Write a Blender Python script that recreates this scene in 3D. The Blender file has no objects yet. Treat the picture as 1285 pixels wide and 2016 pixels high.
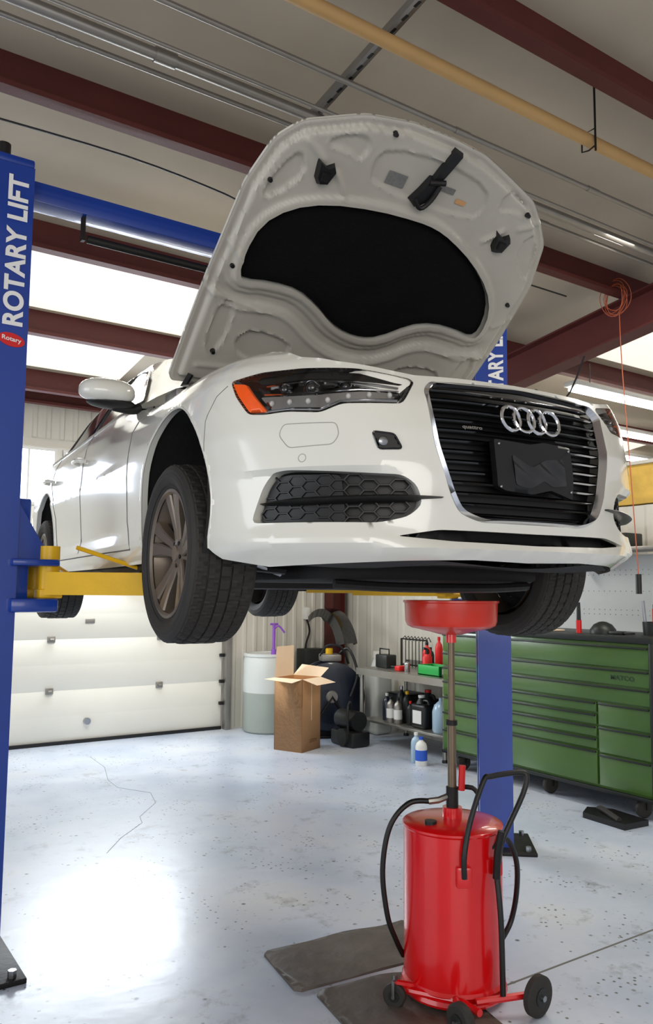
import bpy, bmesh, math, random
import numpy as np
from mathutils import Vector, Matrix
from mathutils.geometry import delaunay_2d_cdt
random.seed(4)
pi=math.pi; sin=math.sin; cos=math.cos
SC=bpy.context.scene; COL=SC.collection
TH=.593; DEL=.10; LIFT=1.507
# ------------------------------------------------------------ materials
def lin(c):
    r=[]
    for v in c:
        v/=255.0
        r.append(v/12.92 if v<=.04045 else ((v+.055)/1.055)**2.4)
    return r
def mat(name,col,rough=.5,metal=0,noise=.12,scale=6,bump=0,bscale=60,coat=0,emit=0,spec=.5,trans=0):
    m=bpy.data.materials.new(name); m.use_nodes=True
    nt=m.node_tree; n=nt.nodes; l=nt.links; b=n['Principled BSDF']
    c=lin(col)
    tc=n.new('ShaderNodeTexCoord'); nz=n.new('ShaderNodeTexNoise'); nz.inputs['Scale'].default_value=scale; nz.inputs['Detail'].default_value=4
    l.new(tc.outputs['Object'],nz.inputs['Vector'])
    mx=n.new('ShaderNodeMix'); mx.data_type='RGBA'
    mx.inputs[6].default_value=(*c,1); mx.inputs[7].default_value=(*[v*(1-noise) for v in c],1)
    l.new(nz.outputs['Fac'],mx.inputs[0]); l.new(mx.outputs[2],b.inputs['Base Color'])
    b.inputs['Roughness'].default_value=rough; b.inputs['Metallic'].default_value=metal
    b.inputs['Coat Weight'].default_value=coat; b.inputs['Coat Roughness'].default_value=.08
    b.inputs['Specular IOR Level'].default_value=spec
    if emit:
        b.inputs['Emission Color'].default_value=(*c,1); b.inputs['Emission Strength'].default_value=emit
    if bump:
        n2=n.new('ShaderNodeTexNoise'); n2.inputs['Scale'].default_value=bscale; l.new(tc.outputs['Object'],n2.inputs['Vector'])
        bp=n.new('ShaderNodeBump'); bp.inputs['Strength'].default_value=bump; bp.inputs['Distance'].default_value=.01
        l.new(n2.outputs['Fac'],bp.inputs['Height']); l.new(bp.outputs['Normal'],b.inputs['Normal'])
    return m
def glassmat(name,col=(255,255,255),tr=.85):
    m=bpy.data.materials.new(name); m.use_nodes=True; nt=m.node_tree; n=nt.nodes; l=nt.links
    n.remove(n['Principled BSDF']); o=n['Material Output']
    t=n.new('ShaderNodeBsdfTransparent'); t.inputs[0].default_value=(*lin(col),1)
    g=n.new('ShaderNodeBsdfGlossy'); g.inputs['Roughness'].default_value=.03
    fr=n.new('ShaderNodeFresnel'); fr.inputs[0].default_value=1.35
    nz=n.new('ShaderNodeTexNoise'); nz.inputs['Scale'].default_value=3
    ma=n.new('ShaderNodeMath'); ma.operation='MULTIPLY_ADD'; ma.inputs[1].default_value=.02; l.new(nz.outputs['Fac'],ma.inputs[0]); l.new(fr.outputs[0],ma.inputs[2])
    mx=n.new('ShaderNodeMixShader'); l.new(ma.outputs[0],mx.inputs[0]); l.new(t.outputs[0],mx.inputs[1]); l.new(g.outputs[0],mx.inputs[2]); l.new(mx.outputs[0],o.inputs[0])
    return m
PAINT=mat('white_car_paint',(228,227,218),.24,0,.03,3,coat=1)
UHOOD=mat('underhood_grey_paint',(190,185,174),.38,0,.22,5,bump=.06,bscale=30)
BLKP=mat('black_plastic',(15,15,17),.45,0,.3,20)
BLKG=mat('gloss_black',(8,8,10),.12,0,.2,10,coat=.5)
LINER=mat('hood_liner_felt',(17,17,19),.95,0,.4,60,bump=.4,bscale=120,spec=.15)
CHROME=mat('chrome',(225,226,230),.12,1,.05)
SILV=mat('satin_silver',(170,172,176),.3,1,.1)
RUBBER=mat('tire_rubber',(46,43,39),.7,0,.4,25,bump=.15,bscale=150)
RIM=mat('grey_alloy',(122,110,98),.35,.5,.2,10)
DARKM=mat('dark_metal',(46,44,44),.5,.6,.4,15,bump=.2,bscale=40)
UNDER=mat('underbody_dark',(26,25,25),.8,0,.5,8,bump=.3,bscale=20)
AMBER=mat('amber_reflector',(255,98,12),.25,0,.3,60,emit=.2,coat=.5)
LENS=glassmat('clear_lens')
GLASS=mat('tinted_glass',(30,34,38),.05,0,.2,2,coat=1)
RED=mat('red_enamel',(228,6,14),.28,0,.22,5,coat=.6)
REDO=mat('orange_red_pan',(230,46,16),.35,0,.3,9,coat=.3)
BLUE=mat('blue_enamel',(8,60,160),.35,0,.3,3,coat=.4)
YEL=mat('yellow_enamel',(244,192,10),.4,0,.25,9,bump=.1)
BEAM=mat('red_oxide_steel',(90,31,27),.6,0,.45,3,bump=.1)
CEIL=mat('ceiling_insulation',(192,180,162),.75,0,.3,1.5,bump=.25,bscale=4)
WALLW=mat('white_wall_metal',(210,206,194),.5,0,.12,2)
DOORW=mat('white_garage_door',(230,228,218),.45,0,.07,2)
GALV=mat('galvanized',(158,154,148),.4,.7,.25,12)
TAN=mat('tan_pipe_wrap',(190,152,98),.55,0,.2,5)
GREEN=mat('green_enamel',(76,114,46),.36,0,.4,2.2,coat=.35)
DGREY=mat('dark_grey_trim',(40,44,42),.45,.3,.2,8)
STEEL=mat('stainless_steel',(170,168,160),.35,.8,.2,6)
POLE=mat('brown_grey_pole',(128,112,92),.35,.6,.35,12)
CARD=mat('cardboard',(212,158,106),.85,0,.14,8,bump=.1,bscale=20)
CARDL=mat('cardboard_light',(240,214,184),.85,0,.1,8)
PLW=mat('translucent_white_plastic',(206,210,206),.4,0,.1,4)
PLWG=mat('plastic_oil_stained',(160,168,160),.4,0,.2,4)
WHT=mat('white_plastic',(226,226,222),.4)
PEG=mat('pegboard_white',(196,200,200),.5)
PEGH=mat('pegboard_hole',(120,122,122),.7)
PURP=mat('purple_plastic',(142,84,190),.4)
DBLUE=mat('dark_blue_enamel',(20,28,46),.35,0,.2,coat=.4)
LBLUE=mat('blue_tinted_plastic',(160,186,206),.2,0,.1)
GRNP=mat('green_plastic',(20,168,70),.45)
REDP=mat('red_plastic',(214,20,20),.4)
ORNG=mat('orange_cord',(176,84,48),.6)
MATR=mat('rubber_mat',(112,104,96),.6,0,.75,7,bump=.6,bscale=18)
YWOOD=mat('yellow_insulation_board',(240,196,92),.8,0,.5,9,bump=.4,bscale=14)
LETW=mat('white_lettering',(236,236,236),.5,0,.04)
LETD=mat('dark_lettering',(30,60,30),.5)
LABEL=mat('label_paper',(130,130,128),.6,0,.5,90)
LIGHTM=mat('lamp_tube',(255,250,240),.4,emit=24)
SKYM=mat('window_daylight',(225,236,255),.4,noise=.02,emit=5)
SKYL=mat('skylight_panel',(255,250,236),.5,noise=.5,scale=.9,emit=.8)
SEAM=mat('panel_gap_dark',(110,110,106),.7)
SEAML=mat('panel_gap_faint',(172,172,166),.6)
CRACK=mat('floor_crack',(120,124,124),.8)
# ------------------------------------------------------------ builder
class MB:
    def __init__(s): s.v=[];s.f=[];s.mi=[];s.m=[];s.M=Matrix()
    def add(self, vs, fs, m):
        if m not in self.m: self.m.append(m)
        k=self.m.index(m); o=len(self.v)
        for p in vs: self.v.append(self.M@Vector(p))
        for f in fs: self.f.append([o+i for i in f]); self.mi.append(k)
    def bm(s,b,m):
        b.verts.ensure_lookup_table(); b.verts.index_update()
        s.add([v.co.copy() for v in b.verts],[[v.index for v in f.verts] for f in b.faces],m); b.free()
    def box(s,x0,x1,y0,y1,z0,z1,m,bev=0,seg=2):
        b=bmesh.new(); bmesh.ops.create_cube(b,size=1)
        for v in b.verts: v.co=Vector(((x0+x1)/2+v.co.x*(x1-x0),(y0+y1)/2+v.co.y*(y1-y0),(z0+z1)/2+v.co.z*(z1-z0)))
        if bev: bmesh.ops.bevel(b,geom=b.edges[:],offset=bev,segments=seg,affect='EDGES',profile=.5)
        s.bm(b,m)
    def lathe(s,prof,o,ax,m,seg=32,fn=None):
        o=Vector(o); ax=Vector(ax).normalized()
        t=Vector((0,0,1)) if abs(ax.z)<.9 else Vector((1,0,0))
        e1=ax.cross(t).normalized(); e2=ax.cross(e1)
        vs=[];fs=[];n=len(prof)
        for i in range(seg):
            a=2*pi*i/seg
            for j,(r,h) in enumerate(prof):
                rr=fn(i,j,r) if fn else r
                vs.append(o+ax*h+(e1*cos(a)+e2*sin(a))*rr)
        for i in range(seg):
            k=(i+1)%seg
            for j in range(n-1): fs.append([i*n+j,k*n+j,k*n+j+1,i*n+j+1])
        s.add(vs,fs,m)
    def cyl(s,p0,p1,r,m,seg=20,r2=None):
        p0=Vector(p0);p1=Vector(p1);d=p1-p0; r2=r if r2 is None else r2
        s.lathe([(0,0),(r,0),(r2,d.length),(0,d.length)],p0,d,m,seg)
    def tube(s,pts,r,m,seg=8,closed=False,sub=0):
        P=[Vector(p) for p in pts]
        if sub:
            Q=[];n=len(P);rng=range(n if closed else n-1)
            for i in rng:
                a=P[(i-1)%n] if (closed or i>0) else P[i]; b=P[i]; c=P[(i+1)%n]; d=P[(i+2)%n] if (closed or i<n-2) else c
                for k in range(sub):
                    t=k/sub
                    Q.append(.5*((2*b)+(-a+c)*t+(2*a-5*b+4*c-d)*t*t+(-a+3*b-3*c+d)*t**3))
            if not closed: Q.append(P[-1])
            P=Q
        n=len(P);vs=[];fs=[];N=None
        for i in range(n):
            a=P[(i-1)%n] if (closed or i>0) else P[i]; c=P[(i+1)%n] if (closed or i<n-1) else P[i]
            T=(c-a).normalized()
            if N is None:
                N=T.cross(Vector((0,0,1)))
                if N.length<.1: N=T.cross(Vector((1,0,0)))
            N=(N-T*N.dot(T)).normalized(); B=T.cross(N)
            for k in range(seg):
                q=2*pi*k/seg; vs.append(P[i]+(N*cos(q)+B*sin(q))*r)
        for i in range(n if closed else n-1):
            j=(i+1)%n
            for k in range(seg): l=(k+1)%seg; fs.append([i*seg+k,i*seg+l,j*seg+l,j*seg+k])
        if not closed: fs.append(list(range(seg))[::-1]); fs.append([(n-1)*seg+k for k in range(seg)])
        s.add(vs,fs,m)
    def sph(s,c,r,m,seg=24,ex=1.0):
        b=bmesh.new(); bmesh.ops.create_uvsphere(b,u_segments=seg,v_segments=seg//2,radius=1)
        for v in b.verts:
            q=[math.copysign(abs(t)**ex,t) for t in v.co]
            v.co=Vector((c[0]+q[0]*r[0],c[1]+q[1]*r[1],c[2]+q[2]*r[2]))
        s.bm(b,m)
    def prism(s,poly,fn,m,cap=True):
        n=len(poly); vs=[fn(x,y,0) for x,y in poly]+[fn(x,y,1) for x,y in poly]
        fs=[[i,(i+1)%n,n+(i+1)%n,n+i] for i in range(n)]
        if cap: fs+= [list(range(n))[::-1],[n+i for i in range(n)]]
        s.add(vs,fs,m)
    def obj(s,name,parent=None,loc=(0,0,0),rz=0,angle=38,flat=False,**kw):
        V=np.array([tuple(p) for p in s.v]); c=Vector(((V.min(0)+V.max(0))/2).tolist())
        if parent is None: c.z=float(V[:,2].min())
        me=bpy.data.meshes.new(name); me.from_pydata([tuple(p-c) for p in s.v],[],s.f)
        for m in s.m: me.materials.append(m)
        for i,p in enumerate(me.polygons): p.material_index=s.mi[i]
        b=bmesh.new(); b.from_mesh(me); bmesh.ops.remove_doubles(b,verts=b.verts,dist=1e-5)
        bmesh.ops.dissolve_degenerate(b,edges=b.edges,dist=1e-6)
        bmesh.ops.recalc_face_normals(b,faces=b.faces)
        an=math.radians(angle)
        for f in b.faces: f.smooth=not flat
        for e in b.edges:
            if len(e.link_faces)==2 and e.calc_face_angle(0)>an: e.smooth=False
        b.to_mesh(me); b.free()
        o=bpy.data.objects.new(name,me); COL.objects.link(o)
        if parent: o.parent=parent; o.location=c
        else: o.location=Vector(loc)+Matrix.Rotation(rz,3,'Z')@c; o.rotation_euler=(0,0,rz)
        for k,v in kw.items(): o[k]=v
        return o
def empty(name,loc,rz=0,**kw):
    o=bpy.data.objects.new(name,None); COL.objects.link(o); o.location=loc; o.rotation_euler=(0,0,rz); o.empty_display_size=.1
    for k,v in kw.items(): o[k]=v
    return o
def textmesh(s,length,height,bold=.0):
    cu=bpy.data.curves.new('t','FONT'); cu.body=s; cu.size=1; cu.extrude=.002; cu.offset=bold; cu.space_character=1.0+bold*1.2
    o=bpy.data.objects.new('t',cu); COL.objects.link(o)
    dg=bpy.context.evaluated_depsgraph_get(); dg.update()
    me=bpy.data.meshes.new_from_object(o.evaluated_get(dg)); 
    V=np.array([tuple(v.co) for v in me.vertices]); mn=V.min(0);mx=V.max(0)
    vs=[((p[0]-(mn[0]+mx[0])/2)/(mx[0]-mn[0])*length,(p[1]-(mn[1]+mx[1])/2)/(mx[1]-mn[1])*height,p[2]*.5) for p in V]
    fs=[list(p.vertices) for p in me.polygons]
    bpy.data.objects.remove(o); bpy.data.meshes.remove(me)
    return vs,fs
# ------------------------------------------------------------ 2D helpers
def pip(P,poly):
    x=P[:,0];y=P[:,1];ins=np.zeros(len(P),bool);n=len(poly)
    for i in range(n):
        x1,y1=poly[i];x2,y2=poly[(i+1)%n]
        if y1==y2: continue
        c=((y1>y)!=(y2>y))&(x<(x2-x1)*(y-y1)/(y2-y1)+x1); ins^=c
    return ins
def pdist(P,poly,closed=True):
    d=np.full(len(P),1e9);n=len(poly);A=np.array(poly,float)
    for i in range(n if closed else n-1):
        a=A[i];b=A[(i+1)%n];ab=b-a;t=np.clip(((P-a)@ab)/max(ab@ab,1e-12),0,1)
        d=np.minimum(d,np.hypot(*(P-(a+t[:,None]*ab)).T))
    return d
def resamp(poly,step,closed=True):
    out=[];n=len(poly)
    for i in range(n if closed else n-1):
        a=poly[i];b=poly[(i+1)%n];k=max(1,int(math.ceil(math.hypot(b[0]-a[0],b[1]-a[1])/step)))
        for j in range(k): out.append((a[0]+(b[0]-a[0])*j/k,a[1]+(b[1]-a[1])*j/k))
    if not closed: out.append(poly[-1])
    return out
def smooth(poly,it=2,closed=True):
    for _ in range(it):
        o=[];n=len(poly)
        if not closed: o.append(poly[0])
        for i in range(n if closed else n-1):
            a=poly[i];b=poly[(i+1)%n]
            o+= [(a[0]*.75+b[0]*.25,a[1]*.75+b[1]*.25),(a[0]*.25+b[0]*.75,a[1]*.25+b[1]*.75)]
        if not closed: o.append(poly[-1])
        poly=o
    return poly
def rnd(poly,r=.012):
    o=[];n=len(poly)
    for i in range(n):
        p=np.array(poly[i-1]);c=np.array(poly[i]);q=np.array(poly[(i+1)%n])
        a=(p-c);b=(q-c);la=np.linalg.norm(a);lb=np.linalg.norm(b);k=min(r,la*.4,lb*.4)
        A=c+a/la*k;B=c+b/lb*k
        for t in (0,.33,.67,1): o.append(tuple(((1-t)**2*A+2*t*(1-t)*c+t*t*B).tolist()))
    return o
def patch(outer,holes,step,es=None,lines=()):
    es=es or step
    loops=[resamp(outer,es)]+[resamp(h,es) for h in holes]
    pts=[];ed=[]
    for L in loops:
        o=len(pts); pts+=L; ed+=[(o+i,o+(i+1)%len(L)) for i in range(len(L))]
    for ln in lines:
        L=resamp(ln,es,False); o=len(pts); pts+=L; ed+=[(o+i,o+i+1) for i in range(len(L)-1)]
    A=np.array(outer);mn=A.min(0);mx=A.max(0)
    gx,gy=np.meshgrid(np.arange(mn[0]+step*.5,mx[0],step),np.arange(mn[1]+step*.5,mx[1],step),indexing='ij')
    G=np.stack([gx.ravel(),gy.ravel()],1)
    k=pip(G,outer)
    for h in holes: k&=~pip(G,h)
    G=G[k]
    if len(G):
        D=np.full(len(G),1e9)
        allp=np.array(pts)
        for i in range(0,len(allp),64):
            q=allp[i:i+64]; D=np.minimum(D,np.hypot(G[:,None,0]-q[None,:,0],G[:,None,1]-q[None,:,1]).min(1))
        G=G[D>step*.45]
    pts+= [tuple(g) for g in G.tolist()]
    r=delaunay_2d_cdt([Vector(p) for p in pts],ed,[],0,1e-7)
    V=np.array([tuple(v) for v in r[0]]);F=np.array([list(f) for f in r[2]])
    C=V[F].mean(1); k=pip(C,outer)
    for h in holes: k&=~pip(C,h)
    return V,F[k]
def mir(p): return [(-a,b) for a,b in p]
# ------------------------------------------------------------ car surface
t_=np.linspace(0,pi/2,500)
fx=.935*np.abs(np.sin(t_))**(2/2.8); fy=-.92*np.abs(np.cos(t_))**(2/2.2)
rx=.935*np.abs(np.cos(t_))**(2/3.2); ry=3.45+.55*np.abs(np.sin(t_))**(2/2.4)
PX=np.concatenate([fx,rx]);PY=np.concatenate([fy,ry])
SA=np.append(0,np.cumsum(np.hypot(np.diff(PX),np.diff(PY)))); UM=float(SA[-1]); U0=float(SA[499])
VZ=([.8,.86,.93,1.0,1.10],[.8,.853,.9,.932,.952])
def S(u,v,off=0.0):
    u=np.asarray(u,float);v=np.asarray(v,float)
    au=np.abs(u)
    x=np.interp(au,SA,PX);y=np.interp(au,SA,PY);h=.03
    a1=np.minimum(au+h,UM);a0=np.maximum(au-h,-h)
    x2=np.interp(a1,SA,PX);y2=np.interp(a1,SA,PY)
    x1=np.where(a0<0,-np.interp(-a0,SA,PX),np.interp(np.abs(a0),SA,PX));y1=np.interp(np.abs(a0),SA,PY)
    dx,dy=x2-x1,y2-y1;n=np.hypot(dx,dy)+1e-9;nx,ny=dy/n,-dx/n
    zf=np.where(v<.8,v,np.interp(v,*VZ))
    zd=v
    f=np.interp(v,[.12,.18,.213,.228,.240,.26,.30,.32,.45,.6,.7,.8,.86,.93,1.1],[.10,.055,-.010,-.020,-.014,.002,.006,.002,0,.012,.035,.085,.12,.17,.30])
    c=np.interp(v,[.15,.18,.235,.255,.30,.46,.482,.65,.74,.8,.86,.93,1.0,1.1],[.12,.085,.004,.000,.014,.024,.002,.018,.036,.06,.09,.14,.20,.30])
    s=np.interp(v,[.15,.22,.28,.4,.6,.7,.8,.86,.93,1.0,1.1],[.085,.03,.014,.012,0,.003,.02,.045,.09,.15,.235])
    d=np.interp(v,[.15,.22,.28,.36,.5,.66,.68,.8,.9,.97,1.1],[.07,.02,.0,.022,.014,.004,.010,.016,.035,.07,.09])
    def ss(a,b): q=np.clip((au-a)/(b-a),0,1);return q*q*(3-2*q)
    i=f+(c-f)*ss(.36,.66);i=i+(s-i)*ss(.85,1.25);w2=ss(2.0,2.7);i=i+(d-i)*w2
    z=zf+(zd-zf)*w2
    sg=np.where(u<0,-1,1)
    i=i-np.asarray(off)
    return np.stack([sg*(x-nx*i),y-ny*i,z],-1)
def spatch(mb,outer,holes,m,off=0.0,step=.025,es=None,offn=None,lines=()):
    V,F=patch(outer,holes,step,es,lines)
    o=offn(V) if offn else off
    mb.add(S(V[:,0],V[:,1],o).tolist(),F.tolist(),m)
def srim(mb,poly,o0,o1,m,step=.02):
    L=np.array(resamp(poly,step));n=len(L)
    A=S(L[:,0],L[:,1],o0).tolist();B=S(L[:,0],L[:,1],o1).tolist()
    mb.add(A+B,[[i,(i+1)%n,n+(i+1)%n,n+i] for i in range(n)],m)
def stube(mb,line,r,m,off=0,closed=False,step=.03,seg=6):
    L=np.array(resamp(line,step,closed)); mb.tube(S(L[:,0],L[:,1],off).tolist(),r,m,seg,closed)
def sprism(mb,poly,o0,o1,m,step=.02):
    spatch(mb,poly,[],m,o1,step); spatch(mb,poly,[],m,o0,step); srim(mb,poly,o0,o1,m,step)
CXY=Matrix.Rotation(-DEL,3,'Z')@Vector((1.838,2.902,0))
CAR=empty('car',(CXY.x,CXY.y,LIFT),-DEL,label='white four-door sedan raised on a lift, its hood wide open',category='car')
HL=rnd([(-1.13,.805),(-1.09,.745),(-1.02,.672),(-.95,.664),(-.87,.667),(-.745,.655),(-.675,.682),(-.475,.682),(-.425,.762),(-.44,.775),(-.63,.805),(-.84,.822),(-1.0,.825)],.02)
VE=rnd([(-1.0,.31),(-.955,.425),(-.92,.468),(-.86,.475),(-.48,.455),(-.435,.425),(-.415,.365),(-.46,.325),(-.55,.305)],.03)
GR=rnd([(-.395,.74),(-.365,.772),(0,.784),(.365,.772),(.395,.74),(.375,.56),(.325,.40),(.295,.340),(.22,.313),(-.22,.313),(-.295,.340),(-.325,.40),(-.375,.56)],.035)
SL=rnd([(-.50,.264),(-.36,.286),(0,.284),(.36,.286),(.50,.264),(.32,.250),(0,.244),(-.32,.250)],.02)
AC1=1.60;AC2=U0+2.99
def arch(c,r=.39,zc=.40): return [(c-r*cos(a),zc+r*sin(a)) for a in np.radians(np.linspace(-24,204,40))]
half=[(.23,.195),(.46,.19),(.69,.182),(.98,.172),(1.18,.20)]+arch(AC1)+[(2.02,.205),(2.6,.2),(AC2-.5,.2)]+arch(AC2,.38,.38)+[(AC2+.42,.22),(UM,.25)]
top=[(UM,.99),(2.7,.975),(2.3,.985),(2.1,1.03),(2.0,1.08),(1.5,1.08),(1.2,1.05),(1.0,.97),(.86,.885),(.7,.84),(.5,.80),(.42,.79)]
OUT=[(0,.19)]+half+top+[(0,.797)]+mir(top[::-1])+mir(half[::-1])
mb=MB()
lns=[[(s*.43,.482),(s*.8,.482),(s*1.05,.482)] for s in (1,-1)]+[[(s*2.3,.668),(s*5.0,.668)] for s in (1,-1)]+[[(s*.62,.250),(s*1.17,.256)] for s in (1,-1)]+[[(-.55,.228),(.55,.228)]]
spatch(mb,OUT,[HL,mir(HL),VE,mir(VE),GR,SL],PAINT,0,.02,.018,lines=lns)
for h in (VE,mir(VE)): srim(mb,h,0,-.05,PAINT)
for h in (GR,SL,HL,mir(HL)): srim(mb,h,0,-.02,PAINT)
for c,zc,r in ((AC1,.40,.39),(AC2,.38,.38)):
    for sg in (1,-1):
        L=np.array([(sg*a,b) for a,b in arch(c,r,zc)])
        A=S(L[:,0],L[:,1],0);B=A.copy();B[:,0]-=sg*.03
        n=len(L); mb.add(A.tolist()+B.tolist(),[[i,i+1,n+i+1,n+i] for i in range(n-1)],PAINT)
        stube(mb,[(sg*a,b) for a,b in arch(c,r+.004,zc)],.006,PAINT,-.003)
for sg in (1,-1):
    L=np.array(resamp([(sg*a,b) for a,b in top[3:]],.03,False));A=S(L[:,0],L[:,1],0);B=A.copy();B[:,2]-=.07;B[:,0]*=.97
    n=len(L); mb.add(A.tolist()+B.tolist(),[[i,i+1,n+i+1,n+i] for i in range(n-1)],PAINT)
BODY=mb.obj('body',CAR,angle=32,label='glossy white painted sheet metal')
for sg in (1,-1):
    def q(l): return [(sg*a,b) for a,b in l]
    for ln,r,cl,st0,nm,m_,of in ((q([(1.14,.79),(1.19,.76),(1.24,.68),(1.245,.55)]),.0022,False,.03,'panel_gap',SEAM,-.001),
        (q([(2.12,1.0),(2.20,.8),(2.22,.4),(2.16,.27)]),.0035,False,.03,'panel_gap',SEAM,-.001),
        (q([(3.25,.97),(3.27,.6),(3.25,.27)]),.0035,False,.03,'panel_gap',SEAM,-.001),
        (q([(4.25,.97),(4.28,.8),(4.05,.55),(4.0,.27)]),.0035,False,.03,'panel_gap',SEAM,-.001),
        (q([(2.16,.27),(4.0,.27)]),.0035,False,.03,'panel_gap',SEAM,-.001),
        (q([(2.2,.975),(4.6,.985)]),.007,False,.03,'window_trim',BLKG,0),
        (rnd(q([(.875,.625),(.69,.62),(.68,.58),(.70,.55),(.85,.545),(.89,.59)]),.015),.0018,True,.02,'washer_cover_gap',SEAML,-.0006),
        ([(sg*.80+.013*cos(a),.51+.013*sin(a)) for a in np.linspace(0,2*pi,12,endpoint=False)],.0013,True,.01,'parking_sensor',SEAML,0)):
        mb=MB(); stube(mb,ln,r,m_,of,cl,st0); mb.obj(nm,CAR)
mb=MB()
pl=rnd([(-.575,.590),(-.505,.582),(-.480,.535),(-.555,.533)],.012)
sprism(mb,pl,-.002,.0015,BLKP,.01); c=S(-.538,.558,.002).tolist(); mb.sph(c,(.020,.006,.016),SILV,14); stube(mb,pl,.003,BLKG,.002,True,.01)
mb.obj('tow_hook_opening',CAR)
# headlights
def sub(mb,name,p,**kw):
    o=mb.obj(name,p,**kw); o.location=o.location-p.location; return o
def head(s):
    H=[(-s*a,b) for a,b in HL]
    mb=MB()
    def bowl(V):
        d=pdist(V,H); return -.012-.05*np.clip(d/.05,0,1)
    spatch(mb,H,[],BLKG,0,.012,.012,bowl)
    srim(mb,H,-.002,-.02,BLKG,.012)
    R=lambda l:[(s*a,b) for a,b in l]
    stube(mb,R([(1.02,.695),(.95,.676),(.87,.678),(.75,.667),(.68,.693),(.49,.693)]),.004,CHROME,-.008)
    sprism(mb,R(rnd([(1.0,.735),(.945,.685),(.87,.688),(.75,.678),(.685,.702),(.50,.704),(.47,.722),(.60,.728),(.78,.722),(.90,.728)],.01)),-.045,-.026,SILV,.012)
    sprism(mb,R(rnd([(1.03,.80),(.80,.805),(.60,.79),(.45,.768),(.47,.752),(.62,.765),(.80,.782),(1.0,.778)],.01)),-.035,-.02,DARKM,.012)
    stube(mb,R([(.98,.772),(.80,.775),(.62,.758),(.48,.742)]),.004,CHROME,-.022)
    stube(mb,R([(.98,.742),(.90,.735),(.78,.729),(.62,.735),(.48,.73)]),.0035,CHROME,-.022)
    for (a,b,r) in ((.80,.752,.022),(.91,.755,.020),(.67,.747,.017)):
        c=Vector(S(s*a,b,-.045).tolist()); n=(Vector(S(s*a,b,0).tolist())-c).normalized()
        mb.lathe([(r*1.25,0),(r*1.25,.012),(r,.018),(r,.008)],c,n,CHROME,24)
        mb.lathe([(r,.006),(r*.8,.016),(r*.4,.022),(0,.024)],c,n,GLASS,24)
    for k in range(7):
        a=.945-.072*k;b=(.707,.706,.703,.702,.712,.716,.716)[k]
        c=S(s*a,b,-.024).tolist(); mb.sph(c,(.009,.009,.010),WHT,10)
    body=mb.obj('headlight',CAR,label='dark projector headlight with chrome accents')
    mb=MB(); am=R(rnd([(1.12,.795),(1.06,.785),(1.0,.725),(.945,.674),(1.018,.680),(1.083,.748)],.008))
    sprism(mb,am,-.016,-.004,AMBER,.012)
    sub(mb,'reflector',body,label='orange side reflector')
    mb=MB(); spatch(mb,H,[],LENS,.001,.02,.015); sub(mb,'lens',body,label='clear lens cover')
head(-1);head(1)
# lower vents
def vent(s):
    P=[(s*-a,b) for a,b in VE]
    mb=MB(); spatch(mb,P,[],BLKP,-.05,.02)
    w=.034;h=.017
    for i in range(-4,40):
        for j in range(-2,18):
            cx=.38+i*w*1.5;cy=.29+j*h*2+(h if i%2 else 0)
            v=[(cx-w,cy),(cx-w/2,cy+h),(cx+w/2,cy+h),(cx+w,cy)]
            for k in range(3):
                a,b=v[k],v[k+1]
                A=np.array([[s*a[0],a[1]],[s*b[0],b[1]]])
                if pip(A,P).all(): mb.tube(S(A[:,0],A[:,1],-.028).tolist(),.0038,BLKP,5)
    sp=[(s*a,b) for a,b in rnd([(.985,.315),(.95,.42),(.915,.46),(.86,.465),(.68,.46),(.66,.31)],.02)]
    spatch(mb,sp,[],BLKP,-.030,.02)
    g=mb.obj('lower_vent',CAR,label='black honeycomb lower bumper vent')
    mb=MB(); us=np.linspace(.978,.355,34); rows=[]
    for i,u in enumerate(us):
        t=(u-.355)/.623; hh_=.012*min(1,(1-abs(2*t-1)**3)+.12)+.002; zc=.374+.012*(1-t)
        of=.020 if t<.75 else .020-.030*(t-.75)/.25
        up=np.array([s*u]*5); vp=np.array([zc+hh_,zc+hh_*.5,zc,zc-hh_*.6,zc-hh_]); op=np.array([-.03,of-.008,of,of-.012,-.03])
        rows+= S(up,vp,op).tolist()
    mb.add(rows,[[i*5+j,i*5+(j+1)%5,(i+1)*5+(j+1)%5,(i+1)*5+j] for i in range(33) for j in range(5)]+[[0,1,2,3,4],[165,166,167,168,169]],BLKP)
    sub(mb,'fin',g,label='black horizontal blade')
vent(-1);vent(1)
# grille
mb=MB(); spatch(mb,GR,[],BLKP,-.055,.03)
for k in range(13):
    z=.338+k*.034
    xs=np.linspace(-.42,.42,85);P=np.stack([xs,xs*0+z],1);xs=xs[pip(P,GR)&(pdist(P,GR)>.008)]
    if len(xs)<2: continue
    a,b=float(xs.min()),float(xs.max())
    us=np.linspace(a,b,26);rows=[]
    for u in us:
        rows+=S(np.array([u]*5),np.array([z+.009,z+.006,z-.001,z-.006,z-.005]),np.array([-.045,-.020,-.013,-.018,-.045])).tolist()
    mb.add(rows,[[i*5+j,i*5+(j+1)%5,(i+1)*5+(j+1)%5,(i+1)*5+j] for i in range(25) for j in range(5)],BLKG)
GRI=mb.obj('grille',CAR,label='black slatted radiator grille')
mb=MB()
n=len(GR);A=np.array(GR);I=A*np.array([.955,1.0]);cz0=.548;I[:,1]=cz0+(A[:,1]-cz0)*.92
B0=S(A[:,0],A[:,1],.002).tolist();B1=S((A[:,0]+I[:,0])/2,(A[:,1]+I[:,1])/2,.016).tolist();B2=S(I[:,0],I[:,1],-.012).tolist()
mb.add(B0+B1+B2,[[i,(i+1)%n,n+(i+1)%n,n+i] for i in range(n)]+[[n+i,n+(i+1)%n,2*n+(i+1)%n,2*n+i] for i in range(n)],CHROME)
sub(mb,'grille_frame',GRI,label='bright chrome frame')
mb=MB()
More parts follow.
